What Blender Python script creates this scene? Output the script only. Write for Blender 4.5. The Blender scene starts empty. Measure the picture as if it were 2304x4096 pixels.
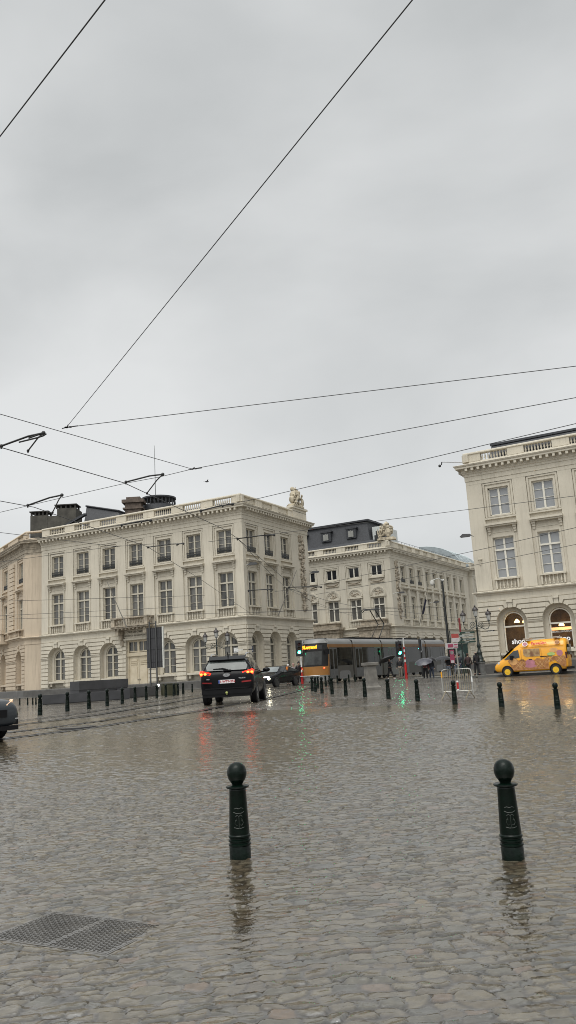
import bpy, math, random
from mathutils import Vector, Matrix
R=math.radians; PI=math.pi
sc=bpy.context.scene; COL=sc.collection
rnd=random.Random(7)
# ---------------------------------------------------------------- camera
PIT,ROL,HC=.1974,.0596,1.38
c_,s_=math.cos(PIT),math.sin(PIT); cr,sr=math.cos(ROL),math.sin(ROL)
R0=Vector((1,0,0)); U0=Vector((0,-s_,c_)); F0=Vector((0,c_,s_))
right=cr*R0-sr*U0; up=sr*R0+cr*U0
cam=bpy.data.cameras.new('camera'); co=bpy.data.objects.new('camera',cam); COL.objects.link(co)
co.matrix_world=Matrix.Translation((0,0,HC))@Matrix((right,up,-F0)).transposed().to_4x4()
cam.sensor_fit='VERTICAL'; cam.sensor_height=36; cam.lens=28.31; cam.clip_end=6000; cam.clip_start=.05
sc.camera=co
# ---------------------------------------------------------------- sky and light
w=bpy.data.worlds.new('World'); sc.world=w; w.use_nodes=True
nt=w.node_tree; nt.nodes.clear()
def N(t,tree=None,**k):
    n=(tree or nt).nodes.new(t)
    for a,b in k.items(): setattr(n,a,b)
    return n
out=N('ShaderNodeOutputWorld'); bg=N('ShaderNodeBackground'); tc=N('ShaderNodeTexCoord')
SUN_EL,SUN_AZ=64,200     # the brightest part of the cloud, behind the camera
sky=N('ShaderNodeTexSky',sky_type='NISHITA'); sky.sun_disc=False; sky.sun_elevation=R(SUN_EL); sky.sun_rotation=R(SUN_AZ)
mp=N('ShaderNodeMapping'); mp.inputs['Scale'].default_value=(1,1,1.9)
n1=N('ShaderNodeTexNoise'); n1.inputs['Scale'].default_value=1.9; n1.inputs['Detail'].default_value=7; n1.inputs['Roughness'].default_value=.46; n1.inputs['Distortion'].default_value=.25
ramp=N('ShaderNodeValToRGB'); e=ramp.color_ramp.elements
e[0].position=.34; e[0].color=(.49,.507,.51,1); e[1].position=.66; e[1].color=(.72,.732,.732,1)
L=nt.links.new
L(tc.outputs['Generated'],mp.inputs[0]); L(mp.outputs[0],n1.inputs[0]); L(n1.outputs[0],ramp.inputs[0])
sep=N('ShaderNodeSeparateXYZ'); L(tc.outputs['Generated'],sep.inputs[0])
hz=N('ShaderNodeMapRange',interpolation_type='SMOOTHSTEP'); L(sep.outputs[2],hz.inputs[0])
hz.inputs[1].default_value=.0; hz.inputs[2].default_value=.42; hz.inputs[3].default_value=1.2; hz.inputs[4].default_value=1.06
# the cloud brightens towards the hidden sun behind the camera
sd=Vector((math.sin(R(SUN_AZ))*math.cos(R(SUN_EL)),math.cos(R(SUN_AZ))*math.cos(R(SUN_EL)),math.sin(R(SUN_EL))))
dt=N('ShaderNodeVectorMath',operation='DOT_PRODUCT'); L(tc.outputs['Generated'],dt.inputs[0]); dt.inputs[1].default_value=sd
gl=N('ShaderNodeMapRange',interpolation_type='SMOOTHSTEP'); L(dt.outputs['Value'],gl.inputs[0])
gl.inputs[1].default_value=.45; gl.inputs[2].default_value=1; gl.inputs[3].default_value=1; gl.inputs[4].default_value=3.0
m1=N('ShaderNodeMath',operation='MULTIPLY'); L(hz.outputs[0],m1.inputs[0]); L(gl.outputs[0],m1.inputs[1])
vm=N('ShaderNodeVectorMath',operation='SCALE'); L(ramp.outputs[0],vm.inputs[0]); L(m1.outputs[0],vm.inputs[3])
sk=N('ShaderNodeVectorMath',operation='SCALE'); L(sky.outputs[0],sk.inputs[0]); sk.inputs[3].default_value=.004
ad=N('ShaderNodeVectorMath',operation='ADD'); L(vm.outputs[0],ad.inputs[0]); L(sk.outputs[0],ad.inputs[1])
L(ad.outputs[0],bg.inputs[0]); bg.inputs[1].default_value=.96; L(bg.outputs[0],out.inputs[0])
sl=bpy.data.lights.new('sun','SUN'); sl.energy=1.5; sl.angle=R(42); sl.color=(1,.965,.9)
so=bpy.data.objects.new('sun',sl); COL.objects.link(so); so.rotation_euler=(-sd).to_track_quat('-Z','Y').to_euler()
sc.cycles.filter_width=.95
vs=sc.view_settings; vs.view_transform='Standard'; vs.look='None'; vs.exposure=0; vs.gamma=1
# ---------------------------------------------------------------- ground height
def gh(x,y):
    t=(y-.8*x-9)/22.; t=min(1,max(0,t)); z=.45*t*t*(3-2*t)
    q=min(1,max(0,(x-8)/6)); return z-.2*q*q*(3-2*q)*(1 if y>30 else max(0,(y-15)/15))
# ---------------------------------------------------------------- materials
def newmat(name):
    m=bpy.data.materials.new(name); m.use_nodes=True; t=m.node_tree; b=t.nodes['Principled BSDF']; return m,t,b
MC={}
def M(name,col,rough=.55,metal=0,var=.12,scale=6,bump=0,emit=None,es=0,coat=0,streak=0,spec=.5,tint=None):
    if name in MC: return MC[name]
    m,t,b=newmat(name); MC[name]=m
    tcn=N('ShaderNodeTexCoord',t); mpn=N('ShaderNodeMapping',t); nz=N('ShaderNodeTexNoise',t)
    nz.inputs['Scale'].default_value=scale; nz.inputs['Detail'].default_value=5
    t.links.new(tcn.outputs['Object'],mpn.inputs[0]); t.links.new(mpn.outputs[0],nz.inputs[0])
    if streak: mpn.inputs['Scale'].default_value=(1,1,streak)
    rp=N('ShaderNodeValToRGB',t); a=rp.color_ramp.elements
    a[0].position=.3;a[1].position=.7
    lo=tint if tint else tuple(v*(1-var) for v in col)
    a[0].color=(*lo,1); a[1].color=(*[min(1,v*(1+var*.6)) for v in col],1)
    t.links.new(nz.outputs[0],rp.inputs[0]); t.links.new(rp.outputs[0],b.inputs['Base Color'])
    b.inputs['Roughness'].default_value=rough; b.inputs['Metallic'].default_value=metal
    b.inputs['Specular IOR Level'].default_value=spec
    if coat: b.inputs['Coat Weight'].default_value=coat; b.inputs['Coat Roughness'].default_value=.05
    if emit: b.inputs['Emission Color'].default_value=(*emit,1); b.inputs['Emission Strength'].default_value=es
    if bump:
        bn=N('ShaderNodeBump',t); bn.inputs['Strength'].default_value=bump; bn.inputs['Distance'].default_value=.02
        t.links.new(nz.outputs[0],bn.inputs['Height']); t.links.new(bn.outputs[0],b.inputs['Normal'])
    return m
def stucco(name,col,dirt):
    m,t,b=newmat(name); MC[name]=m; lk=t.links.new
    tcn=N('ShaderNodeTexCoord',t)
    a=N('ShaderNodeTexNoise',t); a.inputs['Scale'].default_value=.35; a.inputs['Detail'].default_value=6; lk(tcn.outputs['Object'],a.inputs[0])
    r1=N('ShaderNodeValToRGB',t); e=r1.color_ramp.elements; e[0].position=.3; e[1].position=.72
    e[0].color=(*[v*.87 for v in col],1); e[1].color=(*[min(1,v*1.06) for v in col],1); lk(a.outputs[0],r1.inputs[0])
    # rain streaks under ledges: long vertical stains with a shape of their own
    mpn=N('ShaderNodeMapping',t); mpn.inputs['Scale'].default_value=(2.6,2.6,.22); lk(tcn.outputs['Object'],mpn.inputs[0])
    s=N('ShaderNodeTexNoise',t); s.inputs['Scale'].default_value=1.5; s.inputs['Detail'].default_value=7; s.inputs['Roughness'].default_value=.65; lk(mpn.outputs[0],s.inputs[0])
    r2=N('ShaderNodeValToRGB',t); e=r2.color_ramp.elements; e[0].position=.5; e[0].color=(0,0,0,1); e[1].position=.82; e[1].color=(.5,.5,.5,1); lk(s.outputs[0],r2.inputs[0])
    mx=N('ShaderNodeMixRGB',t); lk(r2.outputs[0],mx.inputs[0]); lk(r1.outputs[0],mx.inputs[1]); mx.inputs[2].default_value=(*dirt,1)
    lk(mx.outputs[0],b.inputs['Base Color']); b.inputs['Roughness'].default_value=.8
    f=N('ShaderNodeTexNoise',t); f.inputs['Scale'].default_value=9; f.inputs['Detail'].default_value=6; lk(tcn.outputs['Object'],f.inputs[0])
    bn=N('ShaderNodeBump',t); bn.inputs['Strength'].default_value=.25; bn.inputs['Distance'].default_value=.02; lk(f.outputs[0],bn.inputs['Height']); lk(bn.outputs[0],b.inputs['Normal'])
    return m
def curtain(name,c0,c1,rough=.12):
    m,t,b=newmat(name); MC[name]=m; lk=t.links.new
    tcn=N('ShaderNodeTexCoord',t); oi=N('ShaderNodeObjectInfo',t)
    wv=N('ShaderNodeTexWave',t); wv.inputs['Scale'].default_value=2.2; wv.inputs['Distortion'].default_value=2.5; wv.inputs['Detail'].default_value=2
    vadd=N('ShaderNodeVectorMath',t,operation='ADD'); lk(tcn.outputs['Object'],vadd.inputs[0])
    cmb=N('ShaderNodeCombineXYZ',t); mm=N('ShaderNodeMath',t,operation='MULTIPLY'); mm.inputs[1].default_value=37; lk(oi.outputs['Random'],mm.inputs[0]); lk(mm.outputs[0],cmb.inputs[0]); lk(cmb.outputs[0],vadd.inputs[1])
    mpn=N('ShaderNodeMapping',t); mpn.inputs['Scale'].default_value=(1,1,.08); lk(vadd.outputs[0],mpn.inputs[0]); lk(mpn.outputs[0],wv.inputs[0])
    nz=N('ShaderNodeTexNoise',t); nz.inputs['Scale'].default_value=1.6; lk(mpn.outputs[0],nz.inputs[0])
    mu=N('ShaderNodeMath',t,operation='MULTIPLY_ADD'); lk(wv.outputs[0],mu.inputs[0]); mu.inputs[1].default_value=.4; lk(nz.outputs[0],mu.inputs[2])
    r1=N('ShaderNodeValToRGB',t); e=r1.color_ramp.elements; e[0].position=.35; e[1].position=.95; e[0].color=(*c0,1); e[1].color=(*c1,1); lk(mu.outputs[0],r1.inputs[0])
    lk(r1.outputs[0],b.inputs['Base Color']); b.inputs['Roughness'].default_value=rough; b.inputs['Specular IOR Level'].default_value=.6
    return m
M_ST=stucco('cream_stucco',(.545,.50,.41),(.22,.19,.14))
M_STL=stucco('ochre_stucco',(.54,.45,.34),(.17,.13,.1))
M_STB=stucco('cream_stucco_far',(.53,.49,.405),(.22,.19,.14))
M_PL=M('dark_plinth',(.09,.086,.08),.5,var=.3,scale=2)
M_ORN=M('weathered_stone',(.36,.31,.24),.85,var=.45,scale=3,bump=.4)
M_DST=M('dark_brown_stone',(.13,.1,.08),.85,var=.4,scale=2)
M_FR=M('window_paint',(.66,.63,.55),.45,var=.06)
M_FRC=M('cream_window_paint',(.5,.46,.37),.5,var=.1)
M_IRON=M('black_iron',(.02,.022,.022),.4,var=.2)
M_CUR=curtain('curtained_glass',(.02,.02,.02),(.17,.165,.15))
M_CUR2=curtain('half_drawn_curtains',(.012,.012,.012),(.16,.155,.14))
M_BLIND=M('blind_glass',(.27,.28,.29),.12,var=.06,scale=1)
M_DARKG=M('dark_glass',(.02,.022,.024),.06,var=.3,scale=1)
M_SLATE=M('slate',(.036,.038,.043),.6,var=.35,scale=5,bump=.3)
M_ZINC=M('zinc',(.33,.37,.38),.35,metal=.3,var=.15,scale=1.5)
M_SOOT=M('sooty_brick',(.045,.042,.038),.85,var=.35,scale=2,bump=.4)
# ---------------------------------------------------------------- mesh builder
class MB:
    def __init__(s,T=None): s.v=[];s.f=[];s.mi=[];s.T=T;s.cur=0
    def add(s,vs,fs,T=None):
        T=T or s.T; o=len(s.v)
        s.v+= [tuple(T(*p)) if T else tuple(p) for p in vs]
        s.f+= [[i+o for i in f] for f in fs]; s.mi+=[s.cur]*len(fs)
    def box(s,x0,x1,y0,y1,z0,z1,T=None):
        s.add([(x,y,z) for x in(x0,x1) for y in(y0,y1) for z in(z0,z1)],[(0,1,3,2),(4,6,7,5),(0,4,5,1),(2,3,7,6),(0,2,6,4),(1,5,7,3)],T)
    def poly(s,pts,T=None): s.add(pts,[list(range(len(pts)))],T)
    def extr(s,pts,fn,a,b,caps=(1,1),sides=True,T=None):
        n=len(pts); s.add([fn(p,a) for p in pts]+[fn(p,b) for p in pts],
          ([list(range(n))[::-1]] if caps[0] else [])+([list(range(n,2*n))] if caps[1] else [])+([[i,(i+1)%n,n+(i+1)%n,n+i] for i in range(n)] if sides else []),T)
    def lathe(s,prof,c=(0,0,0),seg=16,T=None,a0=0,a1=2*PI):
        vs=[];fs=[];full=abs(a1-a0-2*PI)<1e-6; k=seg if full else seg+1
        for r,z in prof:
            for i in range(k):
                a=a0+(a1-a0)*i/seg; vs.append((c[0]+r*math.cos(a),c[1]+r*math.sin(a),c[2]+z))
        for j in range(len(prof)-1):
            for i in range(seg):
                i2=(i+1)%k; fs.append((j*k+i,j*k+i2,(j+1)*k+i2,(j+1)*k+i))
        if full: fs.append(list(range(k))[::-1]); fs.append([(len(prof)-1)*k+i for i in range(k)])
        s.add(vs,fs,T)
    def tube(s,pts,r,seg=8,T=None,caps=True):
        pts=[Vector(p) for p in pts]; n=len(pts); rs=r if isinstance(r,(list,tuple)) else [r]*n
        vs=[];fs=[]; ref=None
        for i,p in enumerate(pts):
            d=(pts[min(i+1,n-1)]-pts[max(i-1,0)]).normalized()
            if ref is None: ref=Vector((0,0,1)) if abs(d.z)<.9 else Vector((1,0,0))
            a=d.cross(ref).normalized(); b=d.cross(a).normalized(); ref=-b if False else ref
            for k in range(seg):
                t=2*PI*k/seg; vs.append(tuple(p+rs[i]*(math.cos(t)*a+math.sin(t)*b)))
        for i in range(n-1):
            for k in range(seg):
                k2=(k+1)%seg; fs.append((i*seg+k,i*seg+k2,(i+1)*seg+k2,(i+1)*seg+k))
        if caps: fs.append(list(range(seg))[::-1]); fs.append([(n-1)*seg+k for k in range(seg)])
        s.add(vs,fs,T)
    def ball(s,c,r,seg=12,rings=8,T=None):
        rx,ry,rz=(r,r,r) if not isinstance(r,(tuple,list)) else r
        vs=[(c[0],c[1],c[2]-rz)];fs=[]
        for j in range(1,rings):
            p=-PI/2+PI*j/rings
            for i in range(seg):
                a=2*PI*i/seg; vs.append((c[0]+rx*math.cos(p)*math.cos(a),c[1]+ry*math.cos(p)*math.sin(a),c[2]+rz*math.sin(p)))
        vs.append((c[0],c[1],c[2]+rz)); t=len(vs)-1
        for i in range(seg):
            i2=(i+1)%seg; fs.append((0,1+i2,1+i)); fs.append((t,t-seg+i,t-seg+i2))
            for j in range(rings-2): a=1+j*seg; fs.append((a+i,a+i2,a+seg+i2,a+seg+i))
        s.add(vs,fs,T)
    def build(s,name,mats,parent=None,loc=(0,0,0),rotz=0,smooth=None,rot=None):
        me=bpy.data.meshes.new(name); me.from_pydata(s.v,[],s.f)
        for m in (mats if isinstance(mats,(list,tuple)) else [mats]): me.materials.append(m)
        for p,k in zip(me.polygons,s.mi): p.material_index=k
        me.update()
        if smooth:
            for p in me.polygons: p.use_smooth=True
            me.set_sharp_from_angle(angle=R(smooth))
        o=bpy.data.objects.new(name,me); COL.objects.link(o); o.location=loc
        o.rotation_euler=rot if rot else (0,0,rotz)
        if parent: o.parent=parent
        return o
def tag(o,label,cat,group=None,kind=None):
    if label: o['label']=label
    if cat: o['category']=cat
    if group: o['group']=group
    if kind: o['kind']=kind
    return o
def thing(name,label,cat,loc=(0,0,0),rotz=0,group=None):
    o=bpy.data.objects.new(name,None); COL.objects.link(o); o.location=loc; o.rotation_euler=(0,0,rotz); o.empty_display_size=.2
    return tag(o,label,cat,group)
def struct(o): o['kind']='structure'; return o
def copytree(o,parent=None):
    c=o.copy(); COL.objects.link(c); c.parent=parent
    for ch in list(o.children): copytree(ch,c)
    return c
def text(body,size,mat,parent,loc,rot,name='lettering',ext=.01,bold=0):
    cu=bpy.data.curves.new(name,'FONT'); cu.body=body; cu.size=size; cu.align_x='CENTER'; cu.align_y='CENTER'; cu.extrude=ext; cu.offset=bold
    o=bpy.data.objects.new(name,cu); COL.objects.link(o); bpy.context.view_layer.update()
    me=bpy.data.meshes.new_from_object(o.evaluated_get(bpy.context.evaluated_depsgraph_get()))
    bpy.data.objects.remove(o); me.materials.clear(); me.materials.append(mat)
    q=bpy.data.objects.new(name,me); COL.objects.link(q); q.location=loc; q.rotation_euler=rot; q.parent=parent
    return q
# ---------------------------------------------------------------- ground
def axis(fine0,fine1,st,lim,g=1.35):
    a=[]; x=fine0
    while x<=fine1: a.append(x); x+=st
    d=st; x=a[-1]
    while x<lim: d*=g; x+=d; a.append(x)
    d=st; x=a[0]
    while x>-lim: d*=g; x-=d; a.insert(0,x)
    return a
xs=axis(-30,30,1,1500); ys=axis(-4,80,1,2500)
m=MB(); m.v=[(x,y,gh(x,y)) for y in ys for x in xs]; k=len(xs)
m.f=[(j*k+i,j*k+i+1,(j+1)*k+i+1,(j+1)*k+i) for j in range(len(ys)-1) for i in range(k-1)]; m.mi=[0]*len(m.f)
STONES=[(0,(.150,.138,.116)),(.16,(.126,.125,.116)),(.34,(.165,.152,.128)),(.52,(.130,.114,.092)),(.68,(.180,.168,.143)),(.82,(.108,.112,.114)),(.9,(.148,.133,.110)),(.965,(.175,.135,.11)),(.992,(.2,.165,.105))]
def cobble():
    m,t,b=newmat('wet_cobbles'); lk=t.links.new
    tcn=N('ShaderNodeTexCoord',t)
    def mt(op,a,b_=None,c=None):
        n=N('ShaderNodeMath',t,operation=op)
        for i,v in enumerate((a,b_,c)):
            if v is None: continue
            if isinstance(v,(int,float)): n.inputs[i].default_value=v
            else: lk(v,n.inputs[i])
        return n.outputs[0]
    def smooth(v,a,b_,lo=0,hi=1):
        n=N('ShaderNodeMapRange',t,interpolation_type='SMOOTHSTEP'); lk(v,n.inputs[0])
        for i,x in enumerate((a,b_,lo,hi)): n.inputs[i+1].default_value=x
        return n.outputs[0]
    def noise(scale,detail=3,rough=.5,vec=None,dist=0):
        n=N('ShaderNodeTexNoise',t); n.inputs['Scale'].default_value=scale; n.inputs['Detail'].default_value=detail; n.inputs['Roughness'].default_value=rough; n.inputs['Distortion'].default_value=dist
        lk(vec or tcn.outputs['Object'],n.inputs[0]); return n
    # rows of worn setts: rows wander, every row is shifted, every stone edge is a little crooked
    w1=noise(.55,2); w2=noise(7.5,2)
    v=N('ShaderNodeVectorMath',t,operation='MULTIPLY_ADD'); lk(w1.outputs['Color'],v.inputs[0]); v.inputs[1].default_value=(.5,.5,0); lk(tcn.outputs['Object'],v.inputs[2])
    v2=N('ShaderNodeVectorMath',t,operation='MULTIPLY_ADD'); lk(w2.outputs['Color'],v2.inputs[0]); v2.inputs[1].default_value=(.11,.08,0); lk(v.outputs[0],v2.inputs[2])
    mp=N('ShaderNodeMapping',t); mp.inputs['Scale'].default_value=(8.3,12.2,1); mp.inputs['Rotation'].default_value=(0,0,R(-7)); lk(v2.outputs[0],mp.inputs[0])
    sp=N('ShaderNodeSeparateXYZ',t); lk(mp.outputs[0],sp.inputs[0])
    row=mt('FLOOR',sp.outputs[1]); fv=mt('FRACT',sp.outputs[1])
    wr=N('ShaderNodeTexWhiteNoise',t,noise_dimensions='1D'); lk(row,wr.inputs['W'])
    u=mt('MULTIPLY_ADD',wr.outputs['Value'],7.3,sp.outputs[0]); u=mt('ADD',u,mt('MULTIPLY',mt('SINE',mt('MULTIPLY_ADD',row,2.4,mt('MULTIPLY',sp.outputs[0],2.1))),.1))
    col=mt('FLOOR',u); fu=mt('FRACT',u)
    cc=N('ShaderNodeCombineXYZ',t); lk(col,cc.inputs[0]); lk(row,cc.inputs[1])
    wc=N('ShaderNodeTexWhiteNoise',t,noise_dimensions='3D'); lk(cc.outputs[0],wc.inputs['Vector'])
    du=mt('MULTIPLY',mt('MINIMUM',fu,mt('SUBTRACT',1,fu)),1.35); dv=mt('MINIMUM',fv,mt('SUBTRACT',1,fv))
    n_=N('ShaderNodeMath',t,operation='SMOOTH_MIN'); lk(du,n_.inputs[0]); lk(dv,n_.inputs[1]); n_.inputs[2].default_value=.16; edge=n_.outputs[0]
    # water: deeper puddles where the square dips
    P=smooth(noise(.3,3,.55).outputs[0],.46,.66)
    dome=smooth(edge,.0,.2)
    rc=N('ShaderNodeVectorMath',t,operation='SUBTRACT'); lk(wc.outputs['Color'],rc.inputs[0]); rc.inputs[1].default_value=(.5,.5,.5)
    fn=noise(26,5,.6)
    hh=mt('MULTIPLY_ADD',fn.outputs[0],.7,dome); hh=mt('MULTIPLY',hh,mt('MULTIPLY_ADD',P,-.8,1.0))
    bn=N('ShaderNodeBump',t); bn.inputs['Strength'].default_value=.9; bn.inputs['Distance'].default_value=.014; lk(hh,bn.inputs['Height'])
    rm=N('ShaderNodeMapping',t); rm.inputs['Scale'].default_value=(2.6,9,1); rm.inputs['Rotation'].default_value=(0,0,R(5)); lk(v.outputs[0],rm.inputs[0])
    rn=noise(1.7,6,.66,rm.outputs[0],.9)
    t1=N('ShaderNodeVectorMath',t,operation='MULTIPLY'); lk(rc.outputs[0],t1.inputs[0]); t1.inputs[1].default_value=(.2,.38,0)
    t1b=N('ShaderNodeVectorMath',t,operation='SCALE'); lk(t1.outputs[0],t1b.inputs[0]); lk(mt('MULTIPLY_ADD',P,-.8,1.0),t1b.inputs[3])
    t2=N('ShaderNodeVectorMath',t,operation='SUBTRACT'); lk(rn.outputs['Color'],t2.inputs[0]); t2.inputs[1].default_value=(.5,.5,.5)
    t3=N('ShaderNodeVectorMath',t,operation='MULTIPLY'); lk(t2.outputs[0],t3.inputs[0]); t3.inputs[1].default_value=(.25,.75,0)
    gust=smooth(noise(.16,2).outputs[0],.35,.65,.45,1.15)
    t3b=N('ShaderNodeVectorMath',t,operation='SCALE'); lk(t3.outputs[0],t3b.inputs[0]); lk(gust,t3b.inputs[3])
    t4=N('ShaderNodeVectorMath',t,operation='ADD'); lk(t1b.outputs[0],t4.inputs[0]); lk(t3b.outputs[0],t4.inputs[1])
    t5=N('ShaderNodeVectorMath',t,operation='ADD'); lk(t4.outputs[0],t5.inputs[0]); lk(bn.outputs[0],t5.inputs[1])
    t6=N('ShaderNodeVectorMath',t,operation='NORMALIZE'); lk(t5.outputs[0],t6.inputs[0]); lk(t6.outputs[0],b.inputs['Normal'])
    sx=N('ShaderNodeSeparateXYZ',t); lk(wc.outputs['Color'],sx.inputs[0])
    cr_=N('ShaderNodeValToRGB',t); el=cr_.color_ramp; el.interpolation='CONSTANT'
    cols=STONES
    cols=[(p,(c[0]*.62,c[1]*.585,c[2]*.51)) for p,c in cols]; el.elements[0].position=0; el.elements[0].color=(*cols[0][1],1); el.elements[1].position=cols[1][0]; el.elements[1].color=(*cols[1][1],1)
    for p,c in cols[2:]: q=el.elements.new(p); q.color=(*c,1)
    lk(sx.outputs[2],cr_.inputs[0])
    big=noise(.22,5); br=N('ShaderNodeValToRGB',t); e=br.color_ramp.elements; e[0].position=.35; e[0].color=(1.12,1.13,1.08,1); e[1].position=.65; e[1].color=(1.0,.84,.66,1); lk(big.outputs[0],br.inputs[0])
    mu=N('ShaderNodeMixRGB',t,blend_type='MULTIPLY'); mu.inputs[0].default_value=1; lk(cr_.outputs[0],mu.inputs[1]); lk(br.outputs[0],mu.inputs[2])
    fr=N('ShaderNodeValToRGB',t); e=fr.color_ramp.elements; e[0].position=.3; e[0].color=(.6,.6,.6,1); e[1].position=.7; e[1].color=(1.35,1.35,1.35,1); lk(fn.outputs[0],fr.inputs[0])
    m2=N('ShaderNodeMixRGB',t,blend_type='MULTIPLY'); m2.inputs[0].default_value=1; lk(mu.outputs[0],m2.inputs[1]); lk(fr.outputs[0],m2.inputs[2])
    jf=mt('MULTIPLY',smooth(edge,.02,.13,1,0),mt('MULTIPLY_ADD',P,-.5,.95))
    m3=N('ShaderNodeMixRGB',t); lk(jf,m3.inputs[0]); lk(m2.outputs[0],m3.inputs[1]); m3.inputs[2].default_value=(.03,.025,.018,1)
    m4=N('ShaderNodeMixRGB',t); lk(mt('MULTIPLY',P,.45),m4.inputs[0]); lk(m3.outputs[0],m4.inputs[1]); m4.inputs[2].default_value=(.065,.05,.034,1)
    lk(m4.outputs[0],b.inputs['Base Color'])
    b.inputs['IOR'].default_value=2.35
    lk(mt('MULTIPLY_ADD',P,-.06,.10),b.inputs['Roughness'])
    return m
M_COB=cobble()
g=struct(m.build('ground',M_COB,smooth=60)); g['label']='wet cobbled square under shallow rainwater'

# the setts nearest the camera are real relief: every stone has its own height and tip, water fills the joints
import numpy as np
def near_setts():
    rg=np.random.RandomState(3); lat=rg.rand(512,512)
    def vn(x,y):
        xi=np.floor(x).astype(int); yi=np.floor(y).astype(int); fx=x-xi; fy=y-yi; fx=fx*fx*(3-2*fx); fy=fy*fy*(3-2*fy)
        g=lambda i,j:lat[i%512,j%512]
        return (g(xi,yi)*(1-fx)*(1-fy)+g(xi+1,yi)*fx*(1-fy)+g(xi,yi+1)*(1-fx)*fy+g(xi+1,yi+1)*fx*fy)*2-1
    def sst(v,a,b): t=np.clip((v-a)/(b-a),0,1); return t*t*(3-2*t)
    ys=[2.6]
    while ys[-1]<24: ys.append(ys[-1]*1.0026)
    ys=np.array(ys); ks=np.arange(-.62,.6201,.0021)
    Yg,K=np.meshgrid(ys,ks,indexing='ij'); X=K*(Yg+1.0); Y=Yg
    a=R(-6); xr=X*math.cos(a)-Y*math.sin(a); yr=X*math.sin(a)+Y*math.cos(a)
    v=yr*12.2+.9*vn(xr*.5+3,yr*.25)+.5*vn(xr*1.5,yr*1.5+9)+.36*vn(X*7.5+50,Y*7.5)+.16*vn(X*19+5,Y*19)+.22*vn(yr*12.2*.9+5,np.zeros_like(X)+3)
    row=np.floor(v); fv=v-row
    u=xr*8.3+7.31*vn(row*1.0+.01,row*0+7)*3+.5*vn(xr*4+row*3.7,row*2.3+.5)+.3*vn(X*8.5,Y*8.5+20)+.1*vn(X*21,Y*21)
    col=np.floor(u); fu=u-col
    h1=lat[(col*37+row*11).astype(int)%512,(row*53+col*7).astype(int)%512]; h2=lat[(col*13+row*71+5).astype(int)%512,(row*29+col*91).astype(int)%512]; h3=lat[(col*5+row*43+55).astype(int)%512,(row*17+col*3+9).astype(int)%512]
    du=np.minimum(fu,1-fu)/8.3; dv=np.minimum(fv,1-fv)/12.2
    d=np.minimum(du,dv)-np.maximum(0,.02-np.abs(du-dv))**2/.08
    dome=sst(d,.001,.011)
    h=.012*dome+.022*(fu-.5)*(h2-.5)+.034*(fv-.5)*(h3-.5)+.008*h1+.0022*vn(X*38,Y*38)+.0009*vn(X*95,Y*95)
    low=.5*vn(X*.45+11,Y*.3+4)+.5*vn(X*.17+31,Y*.12+2)
    W=.0096+.0090*low+.0042*np.exp(-(((X+.5)/.45)**2+((Y-5.75)/1.0)**2))+.0042*np.exp(-(((X-1.5)/.5)**2+((Y-5.3)/1.0)**2))+.0011*sst(X-.16*Y,-.2,1.0)
    rip=.0027*vn(X*15+.35*Y,Y*25)+.0020*vn(X*32,Y*45+7)+.0034*vn(X*5,Y*10+3)
    ripple=.45+.55*sst(vn(X*.5+1,Y*.4+60),-.5,.5)
    # rings of raindrops in the pool by the drain cover
    for cx_,cy_,s_ in((-.62,4.55,.5),(-.55,4.9,.4),(-.35,4.72,.6),(-.2,5.0,.4),(-.75,4.35,.5),(-.05,4.6,.4),(.1,4.9,.3),(.9,4.2,.3),(1.4,5.2,.3)):
        r_=np.hypot(X-cx_,Y-cy_); rip=rip+.0012*s_*np.sin(r_*150)*np.exp(-(r_/.11)**2)
    pool=np.exp(-(((X+.4)/.55)**2+((Y-4.75)/.38)**2)); W=W+.008*pool
    Ws=W+rip*ripple
    k=.0012; m_=np.maximum(h,Ws); S=m_+k*np.exp(-np.abs(h-Ws)/k)*.4
    under=sst(Ws-h,.0,.006)
    ca,sa=math.cos(ang0),math.sin(ang0); lx=(X-CA[0])*ca+(Y-CA[1])*sa; ly=-(X-CA[0])*sa+(Y-CA[1])*ca
    inside=(lx>-.05)&(lx<CW+.05)&(ly>-.05)&(ly<.55); S=np.where(inside,.0072+rip*.5+.002*vn(X*3+8,Y*3)+.0055*sst(lx,CW*.62,CW*.95)*sst(ly,-.1,.4),S)
    t=np.clip((Y-.8*X-9)/22.,0,1); G_=.45*t*t*(3-2*t); q=np.clip((X-8)/6,0,1); G_=G_-.2*q*q*(3-2*q)*np.clip((Y-15)/15,0,1)
    fade=1-sst(Y,21,24)*.9
    Z=G_+.003+S*fade
    th=np.array([s[0] for s in STONES]+[9]); cl=np.array([s[1] for s in STONES]); sel=lat[(col*3+row*19+100).astype(int)%512,(row*7+col*41+33).astype(int)%512]
    C=cl[np.clip(np.searchsorted(th,sel,side='right')-1,0,len(cl)-1)]
    mot=.55*(.80+.34*(vn(X*30,Y*30)*.5+.5)+.34*(vn(X*75,Y*75)*.5))[...,None]; C=C*mot
    tint=(vn(X*.3,Y*.25+8)*.5+.5)[...,None]; C=C*np.array([1.03,1.0,.92])*(1.06-.05*tint)*np.array([1.04,.975,.84])**(tint+.7)
    jt=(1-sst(d,.002,.013))[...,None]*.9; C=C*(1-jt)+np.array([.012,.010,.007])*jt
    dp=(under*.34)[...,None]; C=C*(1-dp)+np.array([.068,.05,.031])*dp
    nr,nc=X.shape; me=bpy.data.meshes.new('near_setts'); co=np.stack([X,Y,Z],-1).reshape(-1,3).astype(np.float32)
    idx=np.arange(nr*nc).reshape(nr,nc); F=np.stack([idx[:-1,:-1],idx[:-1,1:],idx[1:,1:],idx[1:,:-1]],-1).reshape(-1,4).astype(np.int32)
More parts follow.
